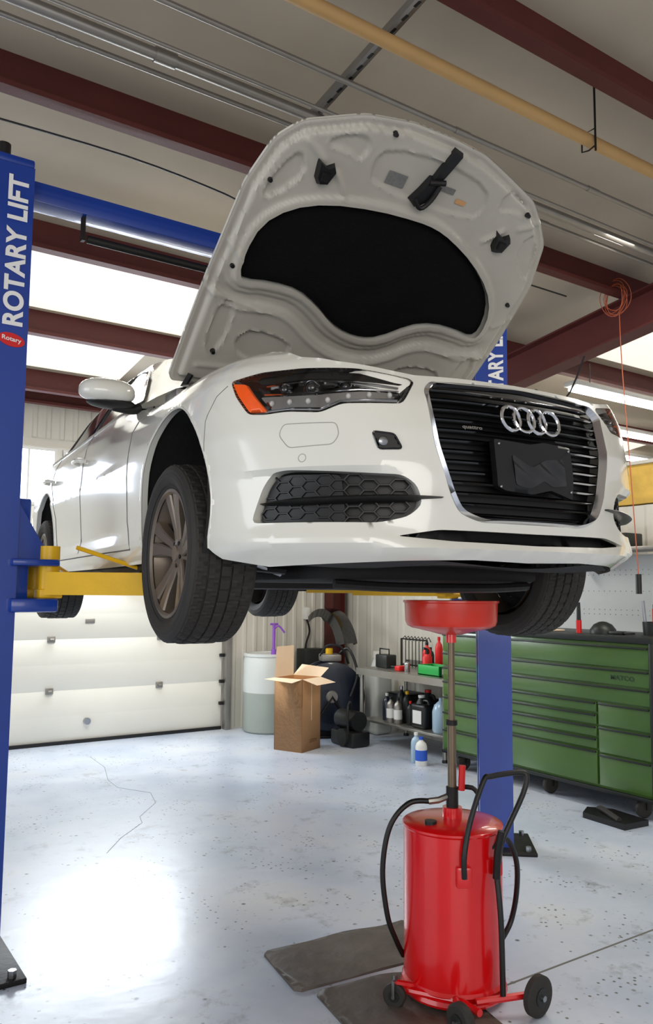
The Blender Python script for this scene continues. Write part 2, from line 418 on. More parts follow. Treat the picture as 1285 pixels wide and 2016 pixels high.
for k in range(4):
    cu=-.084+.056*k; pts=[]
    for a in np.linspace(0,2*pi,40,endpoint=False): pts.append(S(cu+.040*cos(a),.662+.042*sin(a),.014+.003*((k%2)*2-1)*cos(a)).tolist())
    mb.tube(pts,.0066,CHROME,8,True)
sub(mb,'ring_emblem',GRI,label='four interlocking chrome rings')
mb=MB(); q=rnd([(-.168,.585),(-.02,.578),(.04,.59),(.16,.583),(.166,.49),(.158,.405),(.06,.43),(-.02,.412),(-.13,.418),(-.162,.43)],.008)
sprism(mb,q,-.01,.016,BLKP,.02)
V,F=patch(rnd([(-.10,.54),(-.02,.50),(.04,.53),(.12,.54),(.13,.45),(.07,.44),(.03,.46),(-.03,.43),(-.09,.44)],.01),[],.009)
o=.0185+.0022*np.sin(V[:,0]*55+V[:,1]*40)*np.cos(V[:,1]*50)
mb.add(S(V[:,0],V[:,1],o).tolist(),F.tolist(),BLKG)
for x in (-.15,.15):
    for z in (.570,.430): mb.sph(S(x,z,.017).tolist(),(.005,.005,.005),SILV,10)
sub(mb,'plate_holder',GRI,label='crumpled black licence plate bracket, empty')
mb=MB(); vs,fs=textmesh('quattro',.075,.014,.02)
mb.add([S(-.235+p[0],.617+p[1],.0+p[2]).tolist() for p in vs],fs,CHROME)
sub(mb,'badge',GRI,label='small chrome script badge')
mb=MB(); spatch(mb,SL,[],BLKP,-.05,.03); srim(mb,SL,-.02,-.05,BLKP)
mb.obj('lower_intake',CAR,label='black slot intake above the chin lip')
# underbody
mb=MB()
L=np.linspace(-UM,UM,240,endpoint=False); O=S(L,L*0+.19,-.03)[:,:2]
ol=[tuple(p) for p in O.tolist()]
def wh(s,y): return [(s*.58,y-.37),(s*.875,y-.37),(s*.875,y+.37),(s*.58,y+.37)]
V,F=patch(ol,[wh(1,.08),wh(-1,.08),wh(1,2.99),wh(-1,2.99)],.08)
z=.185+.012*np.sin(V[:,1]*9)*np.cos(V[:,0]*7)
mb.add(np.stack([V[:,0],V[:,1],z],1).tolist(),F.tolist(),UNDER)
mb.box(-.5,.5,-.40,.45,.13,.2,UNDER,.03); mb.box(-.42,.42,.5,.62,.1,.19,DARKM,.02)
mb.box(-.12,.12,.5,2.8,.13,.19,DARKM,.03); mb.tube([(.2,.3,.14),(.25,1.2,.14),(.22,2.4,.15),(.4,3.4,.16)],.03,DARKM,10,sub=5)
mb.box(-.5,.5,2.6,3.3,.11,.2,UNDER,.03)
for s in (1,-1):
    for y0 in (.08,2.99):
        mb.tube([(s*.70,y0,.20),(s*.45,y0-.18,.17)],.02,DARKM,8); mb.tube([(s*.70,y0,.18),(s*.45,y0+.22,.17)],.018,DARKM,8)
        mb.tube([(s*.72,y0,.25),(s*.3,y0,.22)],.018,DARKM,10); mb.tube([(s*.66,y0-.1,.22),(s*.5,y0-.12,.16)],.012,SILV,8)
        mb.cyl((s*.66,y0,.22),(s*.60,y0,.72),.04,DARKM,14)
    mb.box(min(s*.86,s*.7),max(s*.86,s*.7),.55,2.5,.17,.22,BLKP,.01)
mb.tube([(-.45,-.38,.12),(-.2,-.42,.11),(.2,-.42,.11),(.45,-.38,.12)],.018,DARKM,8,sub=4)
mb.obj('underbody',CAR,label='dark dirty undertray and suspension arms')
for s in (1,-1):
    for y0,zc in ((.10,.40),(2.99,.38)):
        mb=MB();n=24;vs=[];
        for i in range(n+1):
            a=pi*(-.15+1.3*i/n)
            for x in (.905,.58): vs.append((s*x,y0-.405*cos(a),zc+.395*sin(a)))
        fs=[[2*i,2*i+1,2*i+3,2*i+2] for i in range(n)]+[[2*i+1 for i in range(n+1)]]
        mb.add(vs,fs,UNDER); mb.obj('wheel_well_liner',CAR)
mb=MB(); V,F=patch([(-.68,-.55),(-.3,-.75),(.3,-.75),(.68,-.55),(.72,.5),(-.72,.5)],[],.08)
mb.add(np.stack([V[:,0],V[:,1],.74+.03*np.sin(V[:,0]*9)*np.sin(V[:,1]*8)],1).tolist(),F.tolist(),BLKP)
mb.box(-.3,.3,-.4,.2,.76,.83,BLKG,.02); mb.obj('engine_cover',CAR)
# greenhouse
st=[(.42,.985,.74,.80),(.62,1.09,.70,.83),(.9,1.23,.66,.85),(1.2,1.37,.61,.86),(1.5,1.425,.60,.86),(2.0,1.452,.60,.86),(2.5,1.43,.595,.855),(2.9,1.375,.58,.845),(3.2,1.27,.57,.83),(3.5,1.13,.6,.81),(3.75,1.02,.68,.78)]
def sect(k):
    y,z,xr,xb=st[k]; zb=.965
    h=z-zb
    return [(-xb,y,zb),(-(xb*.45+xr*.55),y,zb+h*.55),(-xr,y,zb+h*.88),(-xr*.8,y,zb+h*.965),(-xr*.4,y,z),(0,y,z+.004),(xr*.4,y,z),(xr*.8,y,zb+h*.965),(xr,y,zb+h*.88),((xb*.45+xr*.55),y,zb+h*.55),(xb,y,zb)]
def loft(mb,ks,m,j0=0,j1=10,dz=0):
    R=[sect(k)[j0:j1+1] for k in ks];n=j1-j0+1
    vs=[(p[0],p[1],p[2]+dz) for r in R for p in r]
    mb.add(vs,[[i*n+j,i*n+j+1,(i+1)*n+j+1,(i+1)*n+j] for i in range(len(R)-1) for j in range(n-1)],m)
mb=MB(); loft(mb,range(3,8),PAINT); loft(mb,range(7,11),PAINT,0,3); loft(mb,range(7,11),PAINT,7,10); loft(mb,range(0,4),PAINT,0,2); loft(mb,range(0,4),PAINT,8,10)
loft(mb,[9,10],PAINT)
mb.obj('roof',CAR,label='white roof and window pillars')
mb=MB(); loft(mb,range(0,4),GLASS,2,8); mb.obj('windshield',CAR)
mb=MB(); loft(mb,range(7,10),GLASS,3,7); mb.obj('rear_window',CAR)
ysr=[a[0] for a in st]
def side(y,z,s,o=.006):
    zt=np.interp(y,ysr,[a[1] for a in st]);xr=np.interp(y,ysr,[a[2] for a in st]);xb=np.interp(y,ysr,[a[3] for a in st])
    h=zt-.965; x=np.interp(z,[.965,.965+h*.55,.965+h*.88],[xb,xb*.45+xr*.55,xr]); return (s*(x+o),y,z)
for s in (1,-1):
    for poly in ([(.80,.985),(1.1,1.17),(1.35,1.29),(1.60,1.34),(1.73,1.345),(1.76,.985)],[(1.84,.985),(1.81,1.35),(2.3,1.36),(2.6,1.34),(2.72,.985)],[(2.78,.985),(2.67,1.33),(2.95,1.24),(3.2,1.1),(3.25,.985)]):
        mb=MB();V,F=patch(poly,[],.07); mb.add([side(a,b,s) for a,b in V.tolist()],F.tolist(),GLASS)
        lp=resamp(poly,.07); mb.tube([side(a,b,s,.008) for a,b in lp],.006,BLKG,6,True)
        mb.obj('side_window',CAR)
    for y0 in (1.62,2.62):
        mb=MB(); mb.tube([(s*.925,y0,.80),(s*.965,y0+.03,.81),(s*.965,y0+.17,.815),(s*.925,y0+.2,.81)],.012,PAINT,10,sub=4); mb.obj('door_handle',CAR)
    mb=MB()
    c=Vector((s*1.01,.80,1.0))
    b=bmesh.new(); bmesh.ops.create_uvsphere(b,u_segments=28,v_segments=16,radius=1)
    for v in b.verts:
        x,y,z=v.co
        x=math.copysign(abs(x)**.75,x);z=math.copysign(abs(z)**.8,z)
        v.co=Vector((c.x+x*.13,c.y+y*.085*(1 if y<0 else .6),c.z+z*(.066 if z>0 else .045)))
    mb.bm(b,PAINT); M=mb.obj('side_mirror',CAR,label='white door mirror housing with black base')
    mb=MB(); mb.sph((s*.985,.82,.960),(.115,.07,.026),BLKP,18); mb.tube([(s*.97,.83,.95),(s*.88,.84,.945),(s*.84,.84,.96)],.024,BLKP,10,sub=3); sub(mb,'mirror_foot',M)
# wheels
def wheel(s,y0):
    c=Vector((s*.81,y0,.233)); ax=Vector((s,0,0))
    mb=MB()
    mb.lathe([(.232,-.12),(.225,-.1),(.205,-.04),(.205,.03),(.226,.085),(.230,.098),(.247,.104),(.247,.112),(.236,.114),(.228,.104)],c,ax,RIM,64)
    mb.lathe([(0,.084),(.03,.086),(.034,.080),(.06,.074),(.068,.055),(.05,.02),(0,.02)],c,ax,RIM,32)
    e1=Vector((0,1,0));e2=Vector((0,0,1))
    for k in range(5):
        for t in (-1,1):
            ac=2*pi*k/5+.3
            pr=[]
            for (r,w,x,an) in ((.04,.020,.074,ac+t*.30),(.09,.019,.078,ac+t*.20),(.16,.024,.092,ac+t*.175),(.234,.034,.105,ac+t*.20)):
                d=e1*cos(an)+e2*sin(an);n=e1*-sin(an)+e2*cos(an)
                p=c+d*r
                pr.append([p-n*w+ax*(x-.04),p-n*w*.95+ax*(x-.006),p-n*w*.7+ax*x,p+n*w*.7+ax*x,p+n*w*.95+ax*(x-.006),p+n*w+ax*(x-.04)])
            vs=[q for r in pr for q in r]
            mb.add(vs,[[i*6+j,i*6+(j+1)%6,(i+1)*6+(j+1)%6,(i+1)*6+j] for i in range(3) for j in range(6)],RIM)
        an=2*pi*k/5+.93; d=e1*cos(an)+e2*sin(an); mb.cyl(c+d*.045+ax*.05,c+d*.045+ax*.080,.009,DARKM,8)
    W=mb.obj('wheel',CAR,label='grey-bronze alloy wheel with five twin spokes',angle=30)
    mb=MB()
    pf=[(.243,-.106),(.26,-.118),(.292,-.1275),(.318,-.124),(.333,-.114)]
    bands=[(-.107,-.070),(-.064,-.024),(-.018,.018),(.024,.064),(.070,.107)]
    for i,(a,b) in enumerate(bands): 
        e=.339 if i in(0,4) else .343
        pf+=[(.335,a-.001),(e,a+.001),(e+.0005,(a+b)/2),(e,b-.001),(.335,b+.001)]
    pf+=[(.333,.114),(.318,.124),(.292,.1275),(.26,.118),(.243,.106)]
    def gf(i,j,r):
        if 5<=j<30:
            b=(j-5)//5; jj=(j-5)%5
            if jj in (1,2,3) and (i+(jj-1)*2*(1 if b<2 else -1 if b>2 else 0)+b*3)%6==0: return r-.0055
        return r
    mb.lathe(pf,c,ax,RUBBER,264,gf)
    for q in (.262,.305): mb.lathe([(q-.003,.1195 if q<.3 else .126),(q,.1215 if q<.3 else .1275),(q+.003,.1195 if q<.3 else .1255)],c,ax,RUBBER,96)
    sub(mb,'tire',W,angle=20)
    mb=MB(); mb.lathe([(.07,.03),(.165,.03),(.165,.005),(.07,.005)],c,ax,DARKM,48); mb.cyl(c-ax*.05,c+ax*.03,.075,DARKM,24)
    mb.lathe([(.165,-.0),(.205,-.0)],c,ax,UNDER,40)
    mb.box(c.x-.04,c.x+.04,c.y+.08,c.y+.19,c.z-.06,c.z+.12,DARKM,.015); sub(mb,'brake_disc',W)
for s in (1,-1):
    wheel(s,.08); wheel(s,2.99)
# ------------------------------------------------------------ hood
PH=.7184
HO=rnd([(0,1.31),(.16,1.30),(.30,1.262),(.505,1.20),(.60,1.13),(.69,1.04),(.75,.84),(.760,.55),(.745,.2),(.735,0),(.72,-.03),(0,-.05),(-.77,-.03),(-.79,0),(-.79,.2),(-.786,.5),(-.767,.90),(-.715,1.085),(-.635,1.175),(-.404,1.275),(-.2,1.31)],.03)
LI=smooth([(0,.965),(-.2,.955),(-.417,.92),(-.56,.86),(-.65,.768),(-.672,.64),(-.66,.54),(-.62,.515),(-.50,.535),(-.36,.525),(-.26,.48),(-.15,.41),(-.05,.377),(.04,.372),(.12,.393),(.236,.49),(.36,.535),(.5,.53),(.59,.52),(.615,.56),(.595,.67),(.51,.775),(.36,.87),(.2,.935),(.1,.96)],1)
he1=Vector((0,-cos(PH),sin(PH)));hn=Vector((0,sin(PH),cos(PH)));h0=Vector((0,.516,1.03))
KR=-.05
def crown(a,b): return .022*(1-(a/.82)**2)-.012-.022*np.clip((b-.95)/.36,0,1)**2-.014*np.clip((np.abs(a)-.6)/.22,0,1)**2
def H3(a,b,r): 
    c=crown(a,b)-r
    A=a*cos(KR)-(b-.6)*sin(KR);B=a*sin(KR)+(b-.6)*cos(KR)+.6
    return [h0+Vector((float(x),0,0))+he1*float(y)+hn*float(k) for x,y,k in zip(A,B,c)]
def sst(a,b,x): q=np.clip((x-a)/(b-a),0,1);return q*q*(3-2*q)
V,F=patch(HO,[LI],.0098,.010)
a,b=V[:,0],V[:,1]; dO=pdist(V,HO);dL=pdist(V,LI)
G=lambda d,c,w:np.exp(-((d-c)/w)**2)
rel=.026*sst(.034,.048,dO)+.007*G(dO,.012,.007)
rel+= .017*(1-sst(.024,.037,dL))
low=1-sst(.46,.54,b)
rel+= low*(-.016*(sst(.055,.065,dL)*(1-sst(.10,.110,dL)))+.010*G(dL,.135,.010))
def rr(poly,dep,w=.012,it=2):
    global rel
    P=smooth(poly,it);d=pdist(V,P);i=pip(V,P)
    rel=rel+np.where(i,-dep*sst(0,w,d),0)+.003*G(d,0,.006)
for sg in (1,-1):
    mm_=lambda l:[(sg*x,y) for x,y in l]
    rr(mm_([(.30,.28),(.50,.31),(.57,.24),(.52,.15),(.36,.13),(.27,.20)]),.018,.010,1)
    rr(mm_([(.62,.42),(.69,.42),(.70,.2),(.64,.12),(.60,.25)]),.014,.010,1)
    rr(mm_([(.54,1.0),(.60,1.09),(.66,1.0),(.70,.86),(.63,.88)]),.016,.010,1)
    rr(mm_([(.35,1.10),(.42,1.13),(.52,1.12),(.50,1.17),(.38,1.215),(.33,1.18)]),.012,.010,1)
    for pl,hh_ in (([(.36,.97),(.43,1.04)],.012),([(.50,1.07),(.59,1.12)],.012),([(.75,.44),(.5,.40)],.010),([(.66,.60),(.74,.66)],.010),([(.40,.10),(.69,.08)],.009)):
        rel=rel+hh_*G(pdist(V,mm_(pl),False),0,.011)
rr([(-.13,.19),(.13,.19),(.20,.12),(.18,.06),(-.18,.06),(-.20,.12)],.014,.010)
rr([(-.27,1.03),(.25,1.03),(.29,1.10),(.25,1.19),(0,1.225),(-.27,1.20),(-.31,1.12)],.010,.010,1)
mb=MB(); mb.add(H3(a,b,rel),F.tolist(),UHOOD)
L=resamp(HO,.012);Ln=np.array(L)
A=H3(Ln[:,0],Ln[:,1],0*Ln[:,0]+.004);B=H3(Ln[:,0],Ln[:,1],0*Ln[:,0]-.012);n=len(L)
mb.add(A+B,[[i,(i+1)%n,n+(i+1)%n,n+i] for i in range(n)],PAINT)
V2,F2=patch(HO,[],.05,.02); mb.add(H3(V2[:,0],V2[:,1],0*V2[:,0]-.012),F2.tolist(),PAINT)
HOOD=mb.obj('hood',CAR,angle=60,label='raised hood showing its ribbed grey underside')
mb=MB(); V,F=patch(LI,[],.02,.012); d=pdist(V,LI)
mb.add(H3(V[:,0],V[:,1],.006+.008*sst(0,.03,d)+.004*np.sin(V[:,0]*22)*np.sin(V[:,1]*25)),F.tolist(),LINER)
sub(mb,'hood_liner',HOOD,label='charcoal felt insulation pad')
def hp(x,y,r): return H3(np.array([x]),np.array([y]),np.array([r]))[0]
def hpr(mb,poly,r0,r1,m,sh=1.0):
    cx=sum(p[0] for p in poly)/len(poly);cy=sum(p[1] for p in poly)/len(poly)
    mb.prism(poly,lambda x,y,k:hp(x,y,r0) if k==0 else hp(cx+(x-cx)*sh,cy+(y-cy)*sh,r1),m)
mb=MB(); dx=-.02
hpr(mb,[(.02+dx,1.285),(.07+dx,1.275),(.052+dx,1.20),(.03+dx,1.12),(-.012+dx,1.12),(.005+dx,1.21)],.02,.045,BLKP,.85)
hpr(mb,[(-.065+dx,1.035),(-.02+dx,1.01),(.02+dx,1.05),(.045+dx,1.11),(.04+dx,1.16),(-.02+dx,1.15),(-.04+dx,1.09)],.02,.05,BLKP,.8)
mb.tube([hp(-.05+dx,1.05,.05),hp(-.01+dx,1.025,.062),hp(.02+dx,1.07,.06),hp(.03+dx,1.13,.055)],.010,DARKM,8,sub=4)
mb.tube([hp(-.02+dx,1.13,.05),hp(.045+dx,1.15,.055)],.012,DARKM,8)
sub(mb,'hood_latch',HOOD,label='black striker and release lever')
for x,y in ((-.482,1.03),(.441,.993)):
    mb=MB();w=.048
    hpr(mb,[(x-w,y+.045),(x-w*.7,y-.03),(x-w*.2,y-.055),(x+w*.6,y-.045),(x+w,y+.02),(x+w*.6,y+.045),(x,y+.025)],.018,.055,BLKP,.78)
    hpr(mb,[(x-.02,y+.01),(x+.02,y+.01),(x+.015,y-.03),(x-.015,y-.03)],.05,.065,DARKM,.8)
    sub(mb,'rubber_bumper',HOOD,label='black rubber catch bracket')
for (x,y) in ((-.27,1.25),(-.68,.94),(.67,.73),(-.70,.57),(.5,1.14),(-.64,.16),(.62,.16)):
    mb=MB(); c=hp(x,y,.02); mb.cyl(c,c-hn*.02,.012,BLKP,12,.008); sub(mb,'stop_pad',HOOD)
for (x,y,w,h,m_) in ((-.17,1.09,.045,.026,LABEL),(.07,1.12,.04,.012,LABEL),(.16,1.09,.025,.010,CARD),(.22,.13,.05,.022,LABEL)):
    mb=MB(); mb.add([hp(x-w,y-h,.021),hp(x+w,y-h,.021),hp(x+w,y+h,.021),hp(x-w,y+h,.021)],[[0,1,2,3]],m_); sub(mb,'sticker',HOOD,label='small printed sticker')
for sg in (1,-1):
    mb=MB(); mb.tube([(sg*.74,.55,.93),(sg*.75,.48,.99),hp(sg*.70,.03,.03)],.014,DARKM,8); mb.box(min(sg*.72,sg*.80),max(sg*.72,sg*.80),.42,.58,.9,.97,SILV,.008)
    mb.obj('hood_hinge',CAR)
# ------------------------------------------------------------ lift
LX,LY=2.22,3.78
LFT=empty('vehicle_lift',(LX,LY,0),0,label='blue two-post vehicle lift with yellow arms and white lettering',category='vehicle lift')
def lobj(mb,name,**kw):
    for i,v in enumerate(mb.v): mb.v[i]=v-Vector((LX,LY,0))
    return mb.obj(name,LFT,**kw)
for k,(x0,x1,s) in enumerate(((.58,.836,1),(3.668,3.874,-1))):
    y0,y1=3.63,3.93 if s>0 else 3.83
    MR=Matrix() if s>0 else Matrix.Translation((x1,y0,0))@Matrix.Rotation(math.radians(-40),4,'Z')@Matrix.Translation((-x1,-y0,0))
    def NB():
        q=MB(); q.M=MR; return q
    mb=NB(); H=3.5; t=.012
    if s>0: poly=[(x0,y0),(x1,y0),(x1,y0+.07),(x1-t,y0+.07),(x1-t,y0+t),(x0+t,y0+t),(x0+t,y1-t),(x1-t,y1-t),(x1-t,y1-.07),(x1,y1-.07),(x1,y1),(x0,y1)]
    else: poly=[(x1,y0),(x0,y0),(x0,y0+.07),(x0+t,y0+.07),(x0+t,y0+t),(x1-t,y0+t),(x1-t,y1-t),(x0+t,y1-t),(x0+t,y1-.07),(x0,y1-.07),(x0,y1),(x1,y1)]
    mb.prism(poly,lambda x,y,k:(x,y,.02+k*(H-.02)),BLUE)
    mb.box(x0+.03,x1-.03,y0+.03,y1-.03,.03,H-.1,BLUE)
    c=lobj(mb,'column',label='blue enamelled steel column')
    mb=NB(); xa,xb=(x0-.13,x1+.09) if s>0 else (x0-.04,x1+.13)
    mb.box(xa,xb,y0-.10,y1+.12,0,.022,DARKM,.004)
    for bx in (xa+.05,xb-.05):
        for by in (y0-.06,y1+.07): mb.cyl((bx,by,.02),(bx,by,.05),.018,SILV,6)
    lobj(mb,'base_plate')
    mb=NB(); mb.box(x0,x1,y0,y1,3.50,3.54,BLUE,.01); mb.cyl(((x0+x1)/2,y0+.05,3.53),((x0+x1)/2,y0+.05,3.60),.03,BLKP,14); lobj(mb,'column_cap')
    mb=NB(); ca,cb=(x1-.05,x1+.06) if s>0 else (x0-.02,x0+.05)
    mb.box(ca,cb,y0+.04,y1-.04,1.52,2.0,BLUE,.01)
    q=(x1-.03,x1+.17) if s>0 else (x0-.17,x0+.03)
    mb.box(q[0],q[1],y0-.05,y1+.05,1.50,1.56,BLUE,.012); mb.box(q[0],q[1],y0-.05,y1+.05,1.70,1.73,BLUE,.008)
    xs_=(x1,x1+.15) if s>0 else (x0,x0-.15)
    mb.prism([(xs_[0],1.73),(xs_[1],1.73),(xs_[0],1.98)],lambda x,z,k:(x,y0+.02+k*.02,z),BLUE)
    lobj(mb,'carriage')
    mb=NB(); xc=(x1-.068) if s>0 else x1-.075
    vs,fs=textmesh('ROTARY LIFT',.69 if s>0 else .62,.088 if s>0 else .10,.035)
    mb.add([(xc-p[1],y0-.003-abs(p[2])*.5,3.10+p[0]) for p in vs],fs,LETW); lobj(mb,'lettering',label='white lettering reading ROTARY LIFT')
    mb=NB(); el=[(.056*cos(a),.030*sin(a)) for a in np.linspace(0,2*pi,28,endpoint=False)]
    mb.prism(el,lambda x,z,k:(xc+.0+x,y0-.004*k,2.69+z-x*.12),REDP)
    vs,fs=textmesh('Rotary',.082,.026,.02); mb.add([(xc+p[0],y0-.006,2.69+p[1]-p[0]*.12) for p in vs],fs,LETW); lobj(mb,'badge',label='red oval maker badge with white script')
mb=MB(); mb.box(.70,3.80,3.72,3.84,3.395,3.49,BLUE,.003); lobj(mb,'overhead_beam')
mb=MB(); mb.cyl((1.12,3.76,3.29),(3.4,3.76,3.29),.020,BLKP,14)
for x in (1.1,3.42): mb.box(x-.008,x+.008,3.745,3.775,3.275,3.40,DARKM)
lobj(mb,'shutoff_bar',label='black padded overhead shutoff bar')
def arm(p,q,name='arm'):
    p=Vector(p);q=Vector(q);d=(q-p);L=d.length;d.normalize();n=Vector((-d.y,d.x,0))
    mb=MB()
    def bar(a,b,w,z0,z1,m):
        A=p+d*a;B=p+d*b
        vs=[(A+n*w),(B+n*w),(B-n*w),(A-n*w)]
        mb.prism([(v.x,v.y) for v in vs],lambda x,y,k:(x,y,z0+k*(z1-z0)),m)
    bar(0,L*.62,.06,1.575,1.675,YEL); bar(L*.5,L*.95,.045,1.59,1.66,YEL)
    mb.cyl(p+Vector((0,0,1.56)),p+Vector((0,0,1.79)),.045,YEL,16)
    mb.cyl(q+Vector((0,0,1.60)),q+Vector((0,0,1.665)),.04,DARKM,16); mb.cyl(q+Vector((0,0,1.66)),q+Vector((0,0,1.69)),.06,BLKP,20)
    mb.tube([p+d*.1+n*.07+Vector((0,0,1.79)),p+d*L*.55+n*.07+Vector((0,0,1.69))],.010,YEL,8)
    mb.box(p.x-.05,p.x+.05,p.y-.05,p.y+.05,1.56,1.60,YEL,.006)
    lobj(mb,name,label='yellow swing arm with a rubber pad')
arm((.98,3.66,0),(1.62,3.28,0));arm((.98,3.90,0),(1.62,4.75,0));arm((3.56,3.64,0),(2.86,3.15,0));arm((3.60,3.92,0),(3.0,4.75,0))
# ------------------------------------------------------------ oil drain
OD=empty('oil_drain',(2.35,2.54,0),-TH,label='red wheeled oil drain tank with a raised round pan',category='oil drain')
mb=MB()
mb.lathe([(0,.035),(.17,.035),(.198,.045),(.203,.055),(.208,.062),(.203,.07),(.20,.075),(.20,.645),(.205,.652),(.204,.660),(.198,.664),(.15,.672),(.08,.678),(0,.68)],(0,0,0),(0,0,1),RED,56)
mb.cyl((.0,.0,.67),(0,0,.72),.04,RED,20); mb.cyl((-.1,-.08,.66),(-.1,-.08,.685),.025,BLKP,14)
mb.box(-.02,.04,-.225,-.19,.47,.55,RED,.008); mb.box(.13,.17,-.17,-.12,.50,.56,RED,.008)
mb.obj('tank',OD,label='glossy red cylindrical tank',angle=28)
mb=MB(); mb.cyl((0,0,.7),(0,0,1.05),.018,POLE,18); mb.cyl((0,0,.72),(0,0,.80),.025,DARKM,18); mb.cyl((0,0,1.0),(0,0,1.43),.014,POLE,18); mb.cyl((0,0,1.05),(0,0,1.07),.024,DARKM,16); mb.cyl((0,0,1.39),(0,0,1.43),.022,RED,16)
mb.obj('pole',OD,label='dull brownish steel telescoping pole')
mb=MB(); mb.tube([(.035,-.02,.79),(.04,-.02,.89)],.014,REDP,10); mb.tube([(.03,0,.80),(.08,-.02,.80),(.10,-.03,.78)],.010,DARKM,8,sub=3); mb.tube([(-.02,0,.76),(-.06,-.02,.75),(-.10,-.02,.745)],.014,STEEL,8)
mb.obj('valve',OD)
mb=MB(); mb.lathe([(0,1.425),(.05,1.425),(.09,1.436),(.165,1.452),(.185,1.462),(.192,1.48),(.195,1.555),(.201,1.558),(.201,1.566),(.190,1.566),(.187,1.485),(.17,1.465),(0,1.445)],(0,0,0),(0,0,1),REDO,56)
mb.obj('pan',OD,label='round orange-red drain pan')
mb=MB(); mb.tube([(-.08,-.02,.745),(-.18,-.03,.74),(-.26,-.04,.65),(-.29,-.04,.48),(-.27,-.03,.30),(-.235,-.01,.20),(-.2,.03,.12)],.011,BLKP,10,sub=8)
mb.tube([(.13,-.14,.60),(.20,-.1,.62),(.25,-.05,.52),(.26,0,.38),(.24,.02,.26),(.19,-.02,.2)],.011,BLKP,10,sub=8)
mb.tube([(.14,-.19,.50),(.145,-.195,.60),(.16,-.2,.68)],.015,DARKM,8,sub=3)
mb.tube([(.14,-.19,.52),(.15,-.215,.35),(.155,-.21,.08)],.011,BLKP,10,sub=5); mb.obj('hose',OD,label='black rubber hose')
mb=MB(); mb.tube([(.01,-.225,.51),(.01,-.23,.60),(.04,-.20,.72),(.10,-.16,.86),(.13,-.15,.875),(.25,-.12,.885),(.28,-.12,.87),(.26,-.13,.80),(.17,-.17,.64),(.15,-.18,.55)],.011,BLKP,10,sub=4)
mb.obj('handle',OD,label='bent black push handle')
mb=MB(); mb.tube([(-.2,-.12,.055),(0,-.21,.055),(.05,-.30,.06)],.014,RED,8); mb.tube([(.05,-.22,.06),(.33,-.17,.075)],.014,RED,8);mb.tube([(.0,.2,.06),(-.03,-.34,.06)],.014,RED,8); mb.tube([(-.17,-.1,.06),(-.25,-.14,.09)],.014,RED,8)
mb.lathe([(0,.02),(.21,.02),(.215,.03),(.21,.045),(0,.045)],(0,0,0),(0,0,1),RED,40); mb.obj('base_frame',OD)
def cast(x,y,r,w,ang):
    mb=MB(); d=Vector((cos(ang),sin(ang),0)); c=Vector((x,y,r))
    mb.lathe([(0,-w),(r*.85,-w),(r,-w*.6),(r,w*.6),(r*.85,w),(0,w)],c,d,RUBBER,32); mb.cyl(c-d*w*1.2,c+d*w*1.2,r*.45,DGREY,20); mb.cyl(c-d*w*1.8,c+d*w*1.8,r*.15,SILV,10)
    if r<.06: mb.tube([c+d*w*1.6,c+d*w*1.6+Vector((0,0,r*1.3)),c-d*w*1.6+Vector((0,0,r*1.3)),c-d*w*1.6],.006,SILV,6); mb.cyl(c+Vector((0,0,r*1.2)),(x,y,.12),.01,SILV,8)
    mb.obj('wheel',OD,label='black rubber wheel')
cast(.29,-.20,.075,.018,-.9);cast(-.03,-.36,.062,.02,.6);cast(-.25,-.14,.045,.014,1.2);cast(.02,.24,.045,.014,.4)
# ------------------------------------------------------------ setting
FL=bpy.data.materials.new('epoxy_floor');FL.use_nodes=True;nt=FL.node_tree;n=nt.nodes;l=nt.links;b=n['Principled BSDF']
tc=n.new('ShaderNodeTexCoord')
def noise(sc,det=5,rough=.55):
    q=n.new('ShaderNodeTexNoise');q.inputs['Scale'].default_value=sc;q.inputs['Detail'].default_value=det;q.inputs['Roughness'].default_value=rough;l.new(tc.outputs['Object'],q.inputs['Vector']);return q
def ramp(src,stops):
    r=n.new('ShaderNodeValToRGB');r.color_ramp.elements[0].position=stops[0][0];r.color_ramp.elements[0].color=stops[0][1]
    r.color_ramp.elements[1].position=stops[-1][0];r.color_ramp.elements[1].color=stops[-1][1]
    for p,c in stops[1:-1]:
        e=r.color_ramp.elements.new(p);e.color=c
    l.new(src,r.inputs[0]);return r
g=lambda *c:(*lin(c),1)
base=ramp(noise(1.3).outputs['Fac'],[(.3,g(172,186,206)),(.55,g(200,209,224)),(.75,g(214,217,220))])
def dots(scale,r0,r1,t0,t1,ns):
    v=n.new('ShaderNodeTexVoronoi');v.inputs['Scale'].default_value=scale;l.new(tc.outputs['Object'],v.inputs['Vector'])
    sp=ramp(v.outputs['Distance'],[(r0,(1,1,1,1)),(r1,(0,0,0,1))])
    msk=ramp(noise(ns,3).outputs['Fac'],[(t0,(0,0,0,1)),(t1,(1,1,1,1))])
    mm=n.new('ShaderNodeMath');mm.operation='MULTIPLY';l.new(sp.outputs[0],mm.inputs[0]);l.new(msk.outputs[0],mm.inputs[1]);return mm
d1=dots(9,.06,.13,.48,.54,3.3);d2=dots(26,.12,.22,.52,.58,4)
st_=ramp(noise(5,8,.75).outputs['Fac'],[(.56,(0,0,0,1)),(.72,(.6,.6,.6,1))])
def mxx(a,b_):
    q=n.new('ShaderNodeMath');q.operation='MAXIMUM';l.new(a,q.inputs[0]);l.new(b_,q.inputs[1]);return q.outputs[0]
ad=mxx(mxx(d1.outputs[0],d2.outputs[0]),st_.outputs[0])
mx=n.new('ShaderNodeMix');mx.data_type='RGBA';l.new(ad,mx.inputs[0]);l.new(base.outputs[0],mx.inputs[6]);mx.inputs[7].default_value=g(86,86,84)
